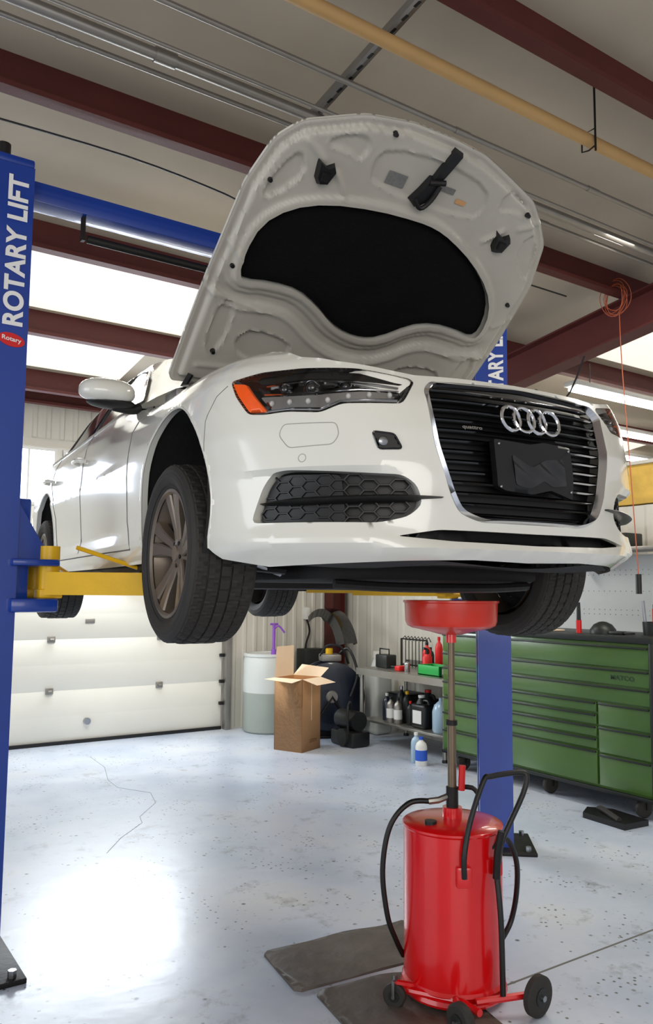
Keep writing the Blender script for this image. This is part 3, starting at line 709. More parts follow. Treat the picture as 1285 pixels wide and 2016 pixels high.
l.new(mx.outputs[2],b.inputs['Base Color']);b.inputs['Roughness'].default_value=.36;b.inputs['Coat Weight'].default_value=.35;b.inputs['Coat Roughness'].default_value=.22
bp=n.new('ShaderNodeBump');bp.inputs['Strength'].default_value=.2;bp.inputs['Distance'].default_value=.01;l.new(noise(7,3).outputs['Fac'],bp.inputs['Height']);l.new(bp.outputs['Normal'],b.inputs['Normal']);l.new(bp.outputs['Normal'],b.inputs['Coat Normal'])
mb=MB(); mb.box(-5,13,-4,8.9,-.1,0,FL); mb.obj('floor',kind='structure')
mb=MB(); mb.box(2.45,8,2.446,2.456,-.01,.0012,SEAM); mb.obj('trim_1',kind='structure')
mb=MB(); mb.tube([(2.55,7.8,0),(2.52,7.3,0),(2.38,6.8,0),(2.36,6.5,0),(2.52,6.2,0),(2.44,5.9,0),(2.2,5.6,0),(2.16,5.45,0),(1.92,5.2,0),(1.74,4.95,0)],.0018,CRACK,4); mb.obj('trim_2',kind='structure')
CS=.13
cz=lambda y:4.74-CS*y
mb=MB(); 
ys=[-4+i*.4 for i in range(33)]
mb.prism([(y,cz(y)) for y in ys]+[(8.9,cz(8.9)),(8.9,cz(8.9)+.1),(-4,cz(-4)+.1)],lambda y,z,k:(-5+18*k,y,z),CEIL); mb.obj('ceiling',kind='structure',angle=20)
k=7
for (xa,xb,ya,yb) in ((1.1,3.6,5.42,6.56),(1.1,2.7,6.75,7.78),(6.6,10.5,6.7,7.8),(6.6,10.5,4.05,5.2)):  # last two glowing panels are added to brighten the bay at right
    mb=MB(); z=.012; mb.prism([(ya,cz(ya)-z),(yb,cz(yb)-z),(yb,cz(yb)-z+.008),(ya,cz(ya)-z+.008)],lambda y,zz,k:(xa+(xb-xa)*k,y,zz),SKYL); mb.obj('window_%d'%k,kind='structure'); k+=1
def purl(y,dep=.21):
    mb=MB(); z=cz(y)-dep;w=.075;t=.008
    poly=[(y-w,z),(y,z),(y,z+dep),(y+w,z+dep),(y+w,z+dep-.02),(y+t,z+dep-.008),(y+t,z-t),(y-w,z-t),(y-w,z+.02),(y-w+.004,z+.02)]
    mb.prism(poly,lambda a,c,k:(-4.9+17.8*k,a,c),BEAM); return mb.obj('roof_purlin',label='dark red steel roof purlin',category='beam',group='roof purlins',flat=True)
for y in (1.05,2.47,3.95,5.33,6.63,7.88): purl(y)
purl(8.42,.14)
mb=MB(); x=5.62;w=.09
poly=[(-w,0),(w,0),(w,.015),(.006,.015),(.006,.30),(w,.30),(w,.315),(-w,.315),(-w,.30),(-.006,.30),(-.006,.015),(-w,.015)]
zz=lambda y:4.53-.31-CS*y-.02
mb.prism(poly,lambda a,c,k:(x+a,(-3.5,8.3)[k],zz((-3.5,8.3)[k])+c),BEAM)
mb.obj('roof_rafter',label='heavy dark red steel roof rafter',category='beam',flat=True)
mb=MB(); mb.prism([(a,c) for a,c in poly],lambda a,c,k:(5.72+c*.6,8.42+a,0 if k==0 else 3.4),BEAM); mb.obj('steel_column',label='dark red steel building column in the corner',category='column',flat=True)
def corr(x0,x1,y,z0,z1,m,pitch=.10,dep=.012,mb=None,axis='x'):
    pts=[];xx=x0
    while xx<x1-1e-6:
        for dx,dd in ((0,0),(pitch*.55,0),(pitch*.65,dep),(pitch*.9,dep)):
            if xx+dx<x1: pts.append((xx+dx,dd))
        xx+=pitch
    pts.append((x1,0)); n=len(pts)
    if axis=='x': vs=[(a,y-d,z) for z in (z0,z1) for a,d in pts]
    else: vs=[(y-d,a,z) for z in (z0,z1) for a,d in pts]
    mb.add(vs,[[i,i+1,n+i+1,n+i] for i in range(n-1)],m)
mb=MB(); corr(4.36,12.9,8.57,0,3.6,WALLW,.14,.015,mb); corr(-4.9,.30,8.57,0,3.6,WALLW,.14,.015,mb); corr(.30,4.36,8.57,3.18,3.6,WALLW,.14,.015,mb)
mb.box(-4.9,12.9,8.58,8.7,3.1,3.62,WALLW); mb.box(4.36,12.9,8.58,8.7,0,3.1,WALLW); mb.box(-4.9,.3,8.58,8.7,0,3.1,WALLW)
mb.obj('wall_back',kind='structure',flat=True)
# garage door
mb=MB()
sec=.53; prof=[]
for k in range(6):
    z0=.02+k*sec
    prof+=[(8.588,z0),(8.585,z0+.005),(8.585,z0+sec*.5-.006),(8.5854,z0+sec*.5),(8.585,z0+sec*.5+.006),(8.585,z0+sec-.005),(8.588,z0+sec-.001)]
n=len(prof)
wz0,wz1=2.50,3.05
vs=[(x,y,z) for x in (.34,4.32) for y,z in prof]
mb.add(vs,[[i,i+1,n+i+1,n+i] for i in range(n-1)],DOORW)
mb.box(.34,4.32,8.61,8.66,0,3.2,DOORW)
D=mb.obj('door_1',kind='structure')
for x in (1.1,2.35,3.55):
    for zz_ in (.55,1.08,1.61):
        mb=MB(); mb.box(x-.04,x+.04,8.567,8.586,zz_-.032,zz_+.032,GALV,.006); mb.cyl((x-.02,8.555,zz_),(x+.02,8.555,zz_),.012,GALV,8); sub(mb,'hinge',D)
mb=MB(); mb.cyl((2.75,8.54,.22),(2.75,8.586,.22),.035,SILV,16); mb.box(2.70,2.80,8.57,8.586,1.24,1.29,GALV,.005); sub(mb,'lock',D)
mb=MB(); mb.box(.34,4.32,8.56,8.60,0,.035,BLKP); sub(mb,'bottom_seal',D)
mb=MB(); mb.box(4.33,4.40,8.48,8.56,0,3.15,GALV,.004)
for z in (.3,.55,.85,1.08,1.4,1.61): mb.box(4.28,4.36,8.52,8.57,z-.018,z+.018,DARKM,.004)
mb.obj('trim_3',kind='structure')
for i in range(6):
    mb=MB(); x=.50+i*.64
    mb.box(x,x+.52,8.572,8.58,wz0,wz1,SKYM); 
    for a,b_,c,d in ((x-.03,x+.55,wz0-.03,wz0),(x-.03,x+.55,wz1,wz1+.03),(x-.03,x,wz0,wz1),(x+.52,x+.55,wz0,wz1),(x+.25,x+.27,wz0,wz1)): mb.box(a,b_,8.56,8.585,c,d,WHT)
    mb.obj('window_%d'%(i+1),kind='structure')
mb=MB(); corr(2.0,8.55,6.0,0,2.35,WALLW,.3,.01,mb,'y'); mb.box(6.01,6.12,2.0,8.55,0,2.35,WALLW); mb.obj('wall_right',kind='structure',flat=True)
mb=MB(); mb.box(5.985,6.12,2.0,8.55,2.36,2.70,YWOOD,.01); mb.box(5.965,6.14,2.0,8.55,2.70,2.73,WALLW)
for y in (3.2,4.4,5.6,6.8,8.0): mb.box(5.975,5.99,y-.02,y+.02,2.36,2.70,WALLW)
mb.obj('trim_4',kind='structure')
mb=MB(); mb.box(12.8,12.9,-4,8.6,0,4,WALLW); mb.obj('wall_far',kind='structure')
def pipe(name,y,z,r,m,label,x0=-3.5,x1=10,joints=()):
    mb=MB(); mb.cyl((x0,y,z),(x1,y,z),r,m,14)
    for x in joints: mb.cyl((x-.05,y,z),(x+.05,y,z),r*1.25,m,14)
    mb.obj(name,label=label,category='pipe')
pipe('water_pipe',2.70,4.10,.034,TAN,'cream coloured pipe hung under the roof',joints=(4.3,))
pipe('conduit',3.28,4.02,.028,GALV,'thick galvanized conduit under the roof',joints=(1.3,3.3))
for y,z,r in ((3.02,4.08,.014),(3.42,4.03,.013)): pipe('conduit',y,z,r,GALV,'thin galvanized conduit under the roof',joints=(.9,2.9,4.0))
pipe('conduit',3.20,4.02,.010,GALV,'thin galvanized conduit under the roof')
mb=MB()
for i in range(34):
    y=.6+i*.085; z=cz(y)-.245
    y1=y+.085; z1=cz(y1)-.245
    mb.prism([(-.022,0),(.022,0),(.022,.04),(.018,.04),(.018,.004),(-.018,.004),(-.018,.04),(-.022,.04)],lambda a,c,k:(2.15+a,(y,y1)[k],(z,z1)[k]+c),GALV)
    mb.box(2.143,2.157,y+.02,y+.06,z-.009,z-.006,BLKP)
mb.obj('strut_channel',label='slotted galvanized strut channel under the purlins',category='channel')
mb=MB(); mb.cyl((3.55,2.655,4.02),(3.55,2.655,4.40),.006,DARKM,8); mb.tube([(3.55,2.655,4.05),(3.55,2.655,4.15),(3.55,2.745,4.15),(3.55,2.745,4.05),(3.55,2.70,4.04),(3.55,2.66,4.05)],.005,DARKM,6)
mb.obj('pipe_hanger',label='threaded rod pipe hanger clamp',category='hanger')
mb=MB(); mb.tube([(.6,4.05,3.92),(1.4,4.05,3.94),(2.0,4.05,3.90),(2.3,4.05,3.84),(2.5,4.05,3.93),(3.1,4.05,3.94),(5,4.05,3.94)],.006,BLKP,6,sub=4); mb.box(2.3,2.38,4.02,4.08,3.88,3.94,GALV,.005); mb.obj('ceiling_cable',label='black cable strung along a purlin',category='cable')
mb=MB(); mb.tube([(3.9,6.2,3.65),(5.0,5.5,3.25),(5.6,4.9,3.45)],.008,BLKP,6,sub=5); mb.tube([(5.6,4.9,3.45),(5.62,4.6,3.3),(5.6,4.35,3.65)],.008,BLKP,6,sub=4); mb.obj('ceiling_cable',label='dark sagging air line hung from the rafter',category='cable')
mb=MB()
for k in range(6):
    r=.10+.016*math.sin(k*2.1); c=Vector((5.48-.01*k,3.93+.012*math.cos(k*3),3.98+.016*math.sin(k*1.7)))
    mb.tube([c+Vector((0.02*math.sin(a*2+k),r*cos(a),r*1.3*sin(a))) for a in np.linspace(0,2*pi,24,endpoint=False)],.003,ORNG,6,True)
mb.tube([(5.46,3.9,3.86),(5.42,3.86,3.4),(5.40,3.80,2.6),(5.38,3.74,1.75)],.004,ORNG,6,sub=5); mb.tube([(5.38,3.74,1.75),(5.38,3.74,1.60)],.022,BLKP,10)
mb.obj('extension_cord',label='coiled orange cord hanging from the rafter with a black end',category='cord')
def fluo(x0,x1,y):
    mb=MB(); z=3.62
    mb.box(x0,x1,y-.08,y+.08,z-.02,z+.03,WHT,.01)
    for x in (x0+.3,x1-.3): mb.cyl((x,y,z),(x,y,cz(y)-.22),.006,SILV,6)
    F1=mb.obj('fluorescent_light',label='long white fluorescent ceiling fixture, switched on',category='light')
    for d in (-.045,.045):
        mb=MB(); mb.cyl((x0+.05,y+d,z-.04),(x1-.05,y+d,z-.04),.019,LIGHTM,12); sub(mb,'tube',F1)
fluo(6.2,8.7,5.0);fluo(6.4,9.6,6.1);fluo(6.6,11,7.2)  # the two farther fixtures are added to strengthen the glow
# ------------------------------------------------------------ tool chest
TC=empty('tool_chest',(5.50,4.40,0),0,label='wide green roller tool chest with dark drawer pulls',category='tool chest')
X0=-.35;YA=-.90;YB=1.3
mb=MB(); mb.box(X0+.02,.33,YA,YB,.15,1.24,GREEN,.008); mb.box(X0-.01,.35,YA-.015,YB+.015,1.24,1.29,DGREY,.006); mb.box(X0+.0,.34,YA,YB,.13,.16,DGREY,.004)
mb.box(X0-.01,X0+.03,YA-.012,YA+.012,.15,1.25,DGREY,.004)
mb.obj('body',TC)
rows=[]
sp_=.46
for z0,z1 in ((1.06,1.22),(.93,1.05),(.80,.92)): rows.append((YA+.02,sp_-.01,z0,z1));rows.append((sp_+.01,YB-.02,z0,z1))
for z0,z1 in ((.71,.79),(.62,.70),(.53,.61),(.44,.52),(.18,.43)): rows.append((YA+.48,sp_-.01,z0,z1))
for z0,z1 in ((.62,.79),(.42,.61),(.18,.41)): rows.append((YA+.02,YA+.46,z0,z1))
for z0,z1 in ((.66,.79),(.52,.65),(.36,.51),(.18,.35)): rows.append((sp_+.01,YB-.02,z0,z1))
for (a,b_,z0,z1) in rows:
    mb=MB(); mb.box(X0-.0,X0+.03,a,b_,z0,z1-.004,GREEN,.004); dr=mb.obj('drawer',TC)
    mb=MB(); mb.box(X0-.016,X0+.006,a+.004,b_-.004,z1-.020,z1-.006,DGREY,.004); sub(mb,'handle',dr)
mb=MB(); vs,fs=textmesh('MATCO',.20,.035,.02); mb.add([(X0-.004,-.66-p[0],.985+p[1]) for p in vs],fs,LETD); mb.obj('lettering',TC,label='dark maker name lettering')
for y in (-.75,.1,1.1):
    for x in (X0+.08,.25):
        mb=MB(); mb.lathe([(0,-.022),(.055,-.022),(.065,-.012),(.065,.012),(.055,.022),(0,.022)],(x,y,.065),(.3,1,0),RUBBER,24); mb.box(x-.03,x+.03,y-.035,y+.035,.125,.135,DARKM); mb.box(x-.008,x+.008,y-.035,y-.027,.06,.13,DARKM);mb.box(x-.008,x+.008,y+.027,y+.035,.06,.13,DARKM); mb.obj('caster',TC)
mb=MB(); mb.box(5.955,5.989,3.1,6.3,0.0,1.93,PEG,.004)
for j,z in ((0,1.80),(1,1.76),(2,1.62),(3,1.46),(4,1.42)):
    for i in range(44): mb.box(5.952,5.956,3.6+i*.055,3.606+i*.055,z,z+.006,PEGH)
mb.obj('pegboard',label='white perforated panel behind the tool chest',category='pegboard')
mb=MB(); mb.box(5.62,5.955,3.5,4.72,1.95,1.98,GALV,.004); mb.box(5.7,5.955,4.65,4.68,1.82,1.95,GALV); mb.obj('wall_shelf',label='grey metal wall shelf above the tool chest',category='shelf')
mb=MB(); mb.box(5.66,5.9,4.45,4.72,1.98,2.16,BLKP,.015); mb.box(5.655,5.665,4.5,4.67,2.06,2.08,DGREY); mb.tube([(5.65,4.53,2.10),(5.63,4.53,2.12),(5.63,4.64,2.12),(5.65,4.64,2.10)],.008,DGREY,6); mb.obj('tool_case',label='black plastic tool case on the shelf',category='case')
mb=MB(); mb.box(5.68,5.9,4.05,4.40,1.98,2.10,DGREY,.012); mb.box(5.675,5.69,4.1,4.35,2.01,2.06,GALV,.004); mb.obj('tool_case',label='dark grey case lying on the shelf',category='case')
mb=MB(); mb.cyl((0,0,0),(0,0,.10),.022,REDP,12); mb.cyl((0,0,.10),(0,0,.24),.018,BLKP,12,.014); mb.obj('flashlight',loc=(5.25,4.20,1.29),label='red and black pocket flashlight standing on the chest',category='flashlight')
mb=MB(); mb.lathe([(0,.0),(.10,0),(.10,.03),(.07,.07),(.03,.09),(0,.095)],(0,0,0),(0,0,1),DGREY,24); mb.obj('magnetic_tray',loc=(5.35,4.05,1.29),label='dark grey upturned parts bowl on the chest',category='bowl')
mb=MB(); mb.box(-.09,.09,-.13,.13,0,.012,CARDL,.003); mb.obj('notepad',loc=(5.32,4.60,1.291),label='tan notepad lying on the tool chest',category='notepad')
mb=MB(); mb.box(-.03,.03,-.06,.06,0,.025,DGREY,.008); mb.box(-.02,.02,-.14,-.06,0.005,.02,BLKP,.006); mb.obj('ratchet_tool',loc=(5.30,3.88,1.291),label='dark hand tool lying on the chest',category='tool')
mb=MB()
for k,(dx,dy,m) in enumerate(((0,0,REDP),(.05,.03,BLKP),(-.03,.05,SILV),(.02,-.05,BLKP))): mb.tube([(dx,dy,.02),(dx*1.3,dy*1.3,.2+.03*k)],.012,m,8)
mb.lathe([(0,0),(.08,0),(.085,.10),(.08,.10),(.075,.01),(0,.01)],(0,0,0),(0,0,1),DGREY,20); mb.obj('tool_cup',loc=(5.5,3.70,1.29),label='dark cup of hand tools on the tool chest',category='cup')
mb=MB(); mb.prism([(-.14,-.22),(.10,-.24),(.14,.08),(.03,.22),(-.12,.14)],lambda x,y,k:(x,y,.04*k),BLKP); mb.tube([(-.1,-.15,.045),(0,.06,.06),(.06,.14,.04)],.02,RUBBER,8,sub=4); mb.obj('knee_pad',loc=(4.98,3.75,0),label='black rubber kneeling pad on the floor by the chest',category='pad')
# ------------------------------------------------------------ workbench
WB=empty('workbench',(5.6,6.46,0),0,label='stainless steel workbench with a lower shelf',category='workbench')
mb=MB(); mb.box(-.36,.34,-.70,.70,.74,.78,STEEL,.006); mb.box(-.37,-.355,-.70,.70,.71,.78,STEEL); mb.box(.33,.345,-.70,.70,.78,.84,STEEL); mb.obj('worktop',WB)
mb=MB(); mb.box(-.33,.31,-.67,.67,.22,.245,STEEL,.004); mb.obj('lower_shelf',WB)
for x in (-.32,.30):
    for y in (-.66,.66):
        mb=MB(); mb.cyl((x,y,.0),(x,y,.75),.022,STEEL,14); mb.lathe([(0,0),(.03,0),(.03,.02),(.022,.03)],(x,y,0),(0,0,1),DGREY,14); mb.obj('leg',WB)
def bottle(x,y,z,r,h,m,cap,label,tilt=0,lab=None,name='bottle'):
    mb=MB(); mb.lathe([(0,0),(r*.95,0),(r,r*.1),(r,h*.66),(r*.8,h*.78),(r*.35,h*.86),(r*.33,h*.92),(0,h*.92)],(0,0,0),(0,0,1),m,24)
    mb.cyl((0,0,h*.90),(0,0,h),r*.38,cap,14)
    if lab: mb.lathe([(r*1.01,h*.18),(r*1.01,h*.55)],(0,0,0),(0,0,1),lab,24)
    return mb.obj(name,loc=(x,y,z),label=label,category='bottle')
def jug(x,y,z,w,d,h,m,cap,label,lab=None):
    mb=MB(); mb.box(-w/2,w/2,-d/2,d/2,0,h*.75,m,min(w,d)*.18,3); mb.lathe([(w*.42,h*.70),(w*.2,h*.88),(w*.17,h*.93),(0,h*.93)],(0,d*.12,0),(0,0,1),m,16); mb.cyl((0,d*.12,h*.92),(0,d*.12,h),w*.2,cap,14)
    mb.tube([(0,d*.1,h*.82),(0,-d*.3,h*.84),(0,-d*.42,h*.72)],w*.09,m,8,sub=3)
    if lab: mb.box(-w/2-.002,-w/2+.004,-d*.3,d*.3,h*.15,h*.55,lab)
    mb.obj('jug',loc=(x,y,z),label=label,category='jug')
bottle(5.36,6.72,.246,.045,.26,GALV,BLKP,'grey lubricant bottle with a white label on the bench shelf',lab=WHT)
bottle(5.36,6.60,.246,.045,.26,GALV,BLKP,'grey lubricant bottle with a white label on the bench shelf',lab=WHT)
bottle(5.42,6.86,.246,.045,.28,DBLUE,WHT,'dark blue bottle on the bench shelf')
bottle(5.42,6.47,.246,.04,.24,BLKP,REDP,'black bottle with a red cap on the bench shelf')
bottle(5.50,6.62,.246,.05,.32,DGREY,YEL,'grey bottle with a yellow cap on the bench shelf')
bottle(5.52,6.74,.246,.05,.36,BLKP,SILV,'tall black bottle on the bench shelf')
jug(5.42,6.27,.246,.17,.22,.32,BLKP,WHT,'black oil jug with a white label on the bench shelf',WHT)
jug(5.66,6.45,.246,.17,.2,.34,DGREY,REDP,'dark grey fluid jug on the bench shelf')
jug(5.68,6.05,.246,.16,.18,.30,PLW,BLKP,'cloudy white plastic jug on the bench shelf')
mb=MB(); mb.box(-.14,.14,-.16,.16,0,.25,DGREY,.01); mb.box(-.15,.15,-.17,.17,.25,.265,BLKP,.004); mb.obj('storage_box',loc=(5.72,6.88,.246),label='dark lidded storage box on the bench shelf',category='box')
mb=MB(); mb.lathe([(0,0),(.08,0),(.09,.02),(.09,.20),(.07,.26),(.025,.30),(.025,.33),(0,.33)],(0,0,0),(0,0,1),LBLUE,28); mb.obj('water_bottle',loc=(5.40,5.98,.246),label='clear blue water bottle on the bench shelf',category='bottle')
bottle(5.02,5.84,0,.055,.26,WHT,mat('blue_cap',(30,80,190)),'white bottle with a blue cap on the floor',lab=mat('blue_label',(40,90,200)))
bottle(5.06,5.96,0,.05,.28,LBLUE,WHT,'clear bottle standing on the floor by the bench')
mb=MB(); mb.lathe([(0,0),(.05,0),(.05,.16),(.03,.19),(0,.19)],(0,0,0),(0,0,1),REDP,20); mb.cyl((0,0,.19),(0,0,.24),.02,BLKP,10); mb.tube([(0,0,.24),(-.05,0,.25)],.012,BLKP,8); mb.obj('spray_bottle',loc=(5.5,6.30,.782),label='red spray bottle on the workbench',category='bottle')
bottle(5.6,6.42,.782,.045,.30,REDP,BLKP,'red bottle on the workbench'); bottle(5.66,6.30,.782,.04,.36,REDP,REDP,'tall red bottle on the workbench')
bottle(5.72,6.5,.782,.04,.24,DGREY,BLKP,'dark grey bottle on the workbench'); bottle(5.78,6.18,.782,.04,.30,WHT,BLKP,'white spray bottle on the workbench')
bottle(5.40,6.50,.782,.03,.12,SILV,BLKP,'small silver can on the workbench')
mb=MB(); mb.box(-.06,.06,-.04,.04,0,.05,REDP,.01); mb.tube([(0,.03,.03),(0,.16,.03)],.012,BLKP,8); mb.obj('hand_tool',loc=(5.42,6.62,.782),label='small red and black hand tool on the workbench',category='tool')
mb=MB(); mb.box(-.07,.07,-.10,.10,0,.14,DGREY,.012); mb.tube([(-.02,-.08,.14),(-.02,-.08,.20),(-.02,.08,.20),(-.02,.08,.14)],.008,BLKP,8); mb.obj('battery_charger',loc=(5.50,6.98,.782),label='dark grey battery charger with a carry handle',category='charger')
mb=MB(); mb.box(-.1,.1,-.16,.16,0,.012,GRNP); 
for a in ((-.1,-.09,-.16,.16),(.09,.1,-.16,.16),(-.1,.1,-.16,-.15),(-.1,.1,.15,.16)): mb.box(*a,0,.10,GRNP,.002)
mb.obj('parts_bin',loc=(5.42,6.08,.782),label='green plastic parts bin on the workbench',category='bin')
mb=MB(); mb.box(-.12,.12,-.06,.06,0,.10,DGREY,.01); mb.box(-.13,-.11,-.04,.04,.03,.08,GALV); mb.obj('parts_box',loc=(5.45,5.84,.782),label='small dark parts box on the workbench',category='box')
mb=MB()
for i in range(8): mb.tube([(-.02,-.2+i*.057,.0),(-.02,-.2+i*.057,.30),(.02,-.2+i*.057,.33),(.05,-.2+i*.057,.28)],.005,DARKM,6)
mb.tube([(-.02,-.22,.30),(-.02,.22,.30)],.008,DARKM,6); mb.tube([(-.02,-.22,.02),(-.02,.22,.02)],.008,DARKM,6)
mb.tube([(-.02,-.22,.0),(-.02,-.22,.3)],.008,DARKM,6);mb.tube([(-.02,.22,.0),(-.02,.22,.3)],.008,DARKM,6)
mb.obj('tool_rack',loc=(5.80,6.84,.782),label='black wire tool rack standing on the bench',category='rack')
mb=MB(); mb.box(-.12,.12,-.2,.2,0,.16,BLKP,.03); mb.cyl((0,-.16,.26),(0,.16,.26),.10,BLKP,24); mb.tube([(-.10,-.1,.16),(-.12,-.12,.4),(0,0,.44),(.06,.1,.3)],.012,DGREY,8,sub=4); mb.lathe([(0,-.03),(.09,-.03),(.09,.03),(0,.03)],(-.12,-.05,.10),(1,0,0),DGREY,20)
mb.obj('compressor',loc=(5.04,7.0,0),label='small black air compressor on the floor',category='compressor')
# ------------------------------------------------------------ carton, drums, misc
CB=empty('cardboard_box',(4.46,7.12,0),.42,label='tall open cardboard box with raised flaps on the floor',category='box')
mb=MB(); w=.17;h=.72;t=.006
for a in ((-w,w,-w,-w+t),(-w,w,w-t,w),(-w,-w+t,-w,w),(w-t,w,-w,w)): mb.box(a[0],a[1],a[2],a[3],0,h,CARD)
mb.box(-w,w,-w,w,0,t,CARD); mb.obj('body',CB)
mb=MB(); mb.box(-.03,.10,-w-.002,-w+.001,.08,.11,mat('box_print',(120,84,50),.8)); mb.box(-.004,.004,-w-.002,-w+.001,.3,h,CARDL); mb.obj('print',CB)
def flap(vs): 
    mb=MB(); mb.add(vs,[[0,1,2,3]],CARDL); mb.obj('flap',CB)
flap([(-w,-w,h),(w,-w,h),(w+.04,-w-.16,h-.05),(-w+.02,-w-.16,h-.05)]);flap([(-w,w,h),(w,w,h),(w+.12,w+.08,h+.30),(-w+.14,w+.08,h+.30)])
flap([(-w,-w,h),(-w,w,h),(-w-.19,w,h+.0),(-w-.19,-w,h-.02)]);flap([(w,-w,h),(w,w,h),(w+.16,w,h+.10),(w+.16,-w,h+.08)])
DR=empty('plastic_drum',(4.74,8.20,0),0,label='cloudy white plastic drum partly filled with fluid',category='drum')
mb=MB(); mb.lathe([(0,0),(.27,0),(.29,.02),(.295,.1),(.298,.45)],(0,0,0),(0,0,1),PLWG,40); mb.lathe([(.298,.45),(.295,.78),(.285,.85),(.295,.855),(.295,.88),(.27,.885),(.26,.87),(0,.87)],(0,0,0),(0,0,1),PLW,40); mb.obj('body',DR)
mb=MB(); mb.cyl((.0,-.1,.87),(.0,-.1,1.22),.018,PURP,12); mb.cyl((.0,-.1,.87),(.0,-.1,.93),.03,PURP,12); mb.tube([(0,-.1,1.16),(.05,-.12,1.2),(.12,-.14,1.12)],.012,PURP,8,sub=3); mb.cyl((-.05,-.1,1.22),(.05,-.1,1.22),.012,PURP,8); mb.cyl((0,-.1,1.22),(0,-.1,1.38),.008,SILV,8); mb.obj('hand_pump',DR,label='purple plastic hand pump')
DD=empty('hose_reel',(5.16,7.58,0),-.35,label='round dark blue hose reel drum with a yellow rim cap',category='reel')
mb=MB(); mb.lathe([(0,-.15),(.10,-.15),(.36,-.15),(.38,-.14),(.38,-.11),(.30,-.10),(.30,.10),(.38,.11),(.38,.14),(.36,.15),(0,.15)],(0,0,.44),(0,1,0),DBLUE,48); mb.lathe([(.0,-.17),(.06,-.17),(.07,-.15)],(0,0,.44),(0,1,0),GALV,24); mb.obj('spool',DD)
mb=MB(); mb.tube([(-.28,-.17,.02),(0,-.17,.44),(.28,-.17,.02)],.018,DARKM,8); mb.tube([(-.28,.17,.02),(0,.17,.44),(.28,.17,.02)],.018,DARKM,8); mb.box(-.3,.3,-.19,.19,0,.03,DARKM,.005); mb.obj('stand',DD)
mb=MB(); mb.box(-.10,.12,-.1,.1,.82,.90,GALV,.015); mb.cyl((.0,0,.90),(.0,0,.96),.04,YEL,14); mb.tube([(.1,0,.88),(.2,-.1,.96),(.28,-.18,.7),(.2,-.2,.45)],.016,BLKP,8,sub=5); mb.tube([(-.1,0,.88),(-.05,-.12,1.0),(.1,-.15,.98),(.2,-.1,.8)],.014,BLKP,8,sub=5); mb.obj('pump_motor',DD)
jug(5.72,7.40,.0,.24,.24,.92,PLW,WHT,'tall cloudy white fluid container beside the bench')
mb=MB();R0=.42;vs=[];n=26
for i in range(n+1):
    a=pi*(.08+.62*i/n); w=.30*(1-.35*i/n)
    for (dr,dx) in ((0,-.12),(.05,-.09),(.06,0),(.05,.09),(0,.12)):
        vs.append((5.40+dx-.0,7.98-(R0+dr+ (w*.3 if dr else 0))*cos(a)*.9,.88+(R0+dr+(w*.2 if dr else 0))*sin(a)))
fs=[[i*5+j,i*5+j+1,(i+1)*5+j+1,(i+1)*5+j] for i in range(n) for j in range(4)]
mb.add(vs,fs,BLKG); mb.box(5.3,5.6,8.3,8.5,.0,.9,DGREY,.01); mb.obj('fender_panel',label='curved black car fender panel propped on a stand',category='fender')
mb=MB(); mb.box(5.42,5.50,8.50,8.57,1.25,1.40,WHT,.008); mb.tube([(5.46,8.52,1.25),(5.5,8.52,1.1),(5.45,8.53,.9),(5.5,8.53,.6)],.012,BLKP,8,sub=5); mb.obj('wall_outlet',label='grey outlet box with a black cord on the wall',category='outlet')
def mat_(poly,z,label,rot=0):
    mb=MB(); P=smooth(resamp(poly,.12),1); V,F=patch(P,[],.03)
    zf=lambda V:z+.004+.006*np.sin(V[:,0]*17+V[:,1]*6)*np.cos(V[:,1]*14)+.006
    mb.add(np.stack([V[:,0],V[:,1],zf(V)],1).tolist(),F.tolist(),MATR)
    L=np.array(resamp(P,.03));zt=zf(L);n=len(L)
    mb.add([(a,b,c) for (a,b),c in zip(L.tolist(),zt.tolist())]+[(a,b,z) for a,b in L.tolist()],[[i,(i+1)%n,n+(i+1)%n,n+i] for i in range(n)],MATR)
    mb.obj('floor_mat',label=label,category='mat')
mat_([(1.80,2.86),(1.86,3.24),(2.25,3.22),(2.62,3.17),(2.55,2.80),(2.1,2.84)],0.0,'stained dark rubber mat on the floor under the oil drain')
mat_([(1.78,2.3),(1.86,2.82),(2.2,2.79),(2.42,2.70),(2.3,2.2)],0.0,'second stained dark rubber mat on the floor')
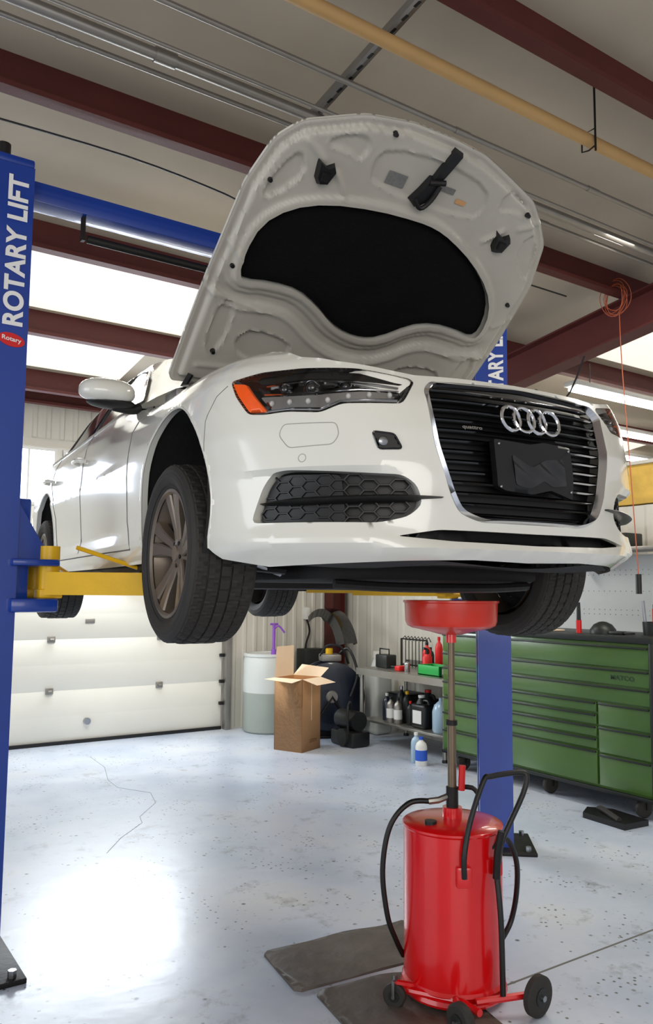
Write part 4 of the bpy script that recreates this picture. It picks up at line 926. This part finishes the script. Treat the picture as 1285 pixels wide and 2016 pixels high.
# ------------------------------------------------------------ lights
def area(name,loc,to,sx,sy,e,col):
    L=bpy.data.lights.new(name,'AREA');L.shape='RECTANGLE';L.size=sx;L.size_y=sy;L.energy=e;L.color=col
    o=bpy.data.objects.new(name,L);COL.objects.link(o);o.location=loc;d=Vector(to)-Vector(loc);o.rotation_euler=d.to_track_quat('-Z','Y').to_euler()
area('front_fill',(-1.0,-3.6,2.2),(2.2,3,1.8),5,2.6,140,(1,.95,.88))  # added fill lamp behind the camera, brightens the car front
area('left_area_lamp',(-4.2,3.0,2.0),(2,3,2.0),4,3,95,(.9,.95,1))  # unseen cool area lamp on the open left side
area('floor_glint_lamp',(2.8,8.45,2.02),(2.0,4.0,.2),1.9,.6,85,(.86,.93,1))  # added lamp hidden behind the car, makes the bright floor reflection
area('ceiling_fill',(2.6,6.2,3.55),(2.6,6.2,0),2.4,.3,80,(1,.96,.88))  # this and the next two: fill lamps at ceiling height, without fixtures
area('ceiling_fill',(7.5,4.6,3.4),(7.2,4.6,0),2.4,.3,80,(1,.96,.88))
area('ceiling_fill',(4.6,2.2,3.9),(4.6,2.6,0),.3,2.4,85,(1,.95,.86))
W=bpy.data.worlds.new('world');SC.world=W;W.use_nodes=True;bg=W.node_tree.nodes['Background'];bg.inputs[0].default_value=(.95,.96,1,1);bg.inputs[1].default_value=.52
SC.view_settings.view_transform='Standard'
SC.view_settings.look='None'
# ------------------------------------------------------------ camera
pt=.09865;ro=.008199
R0=Vector((cos(TH),-sin(TH),0));Fh=Vector((sin(TH),cos(TH),0))
F=Fh*cos(pt)+Vector((0,0,1))*sin(pt);U=-Fh*sin(pt)+Vector((0,0,1))*cos(pt)
Xc=R0*cos(ro)+U*sin(ro);Yc=-R0*sin(ro)+U*cos(ro)
cam=bpy.data.cameras.new('camera');cam.sensor_width=36;cam.sensor_fit='AUTO';cam.lens=1580/2016*36;cam.clip_start=.05
co=bpy.data.objects.new('camera',cam);COL.objects.link(co)
M=Matrix((Xc,Yc,-F)).transposed().to_4x4();M.translation=Vector((0,0,1.6));co.matrix_world=M
SC.camera=co
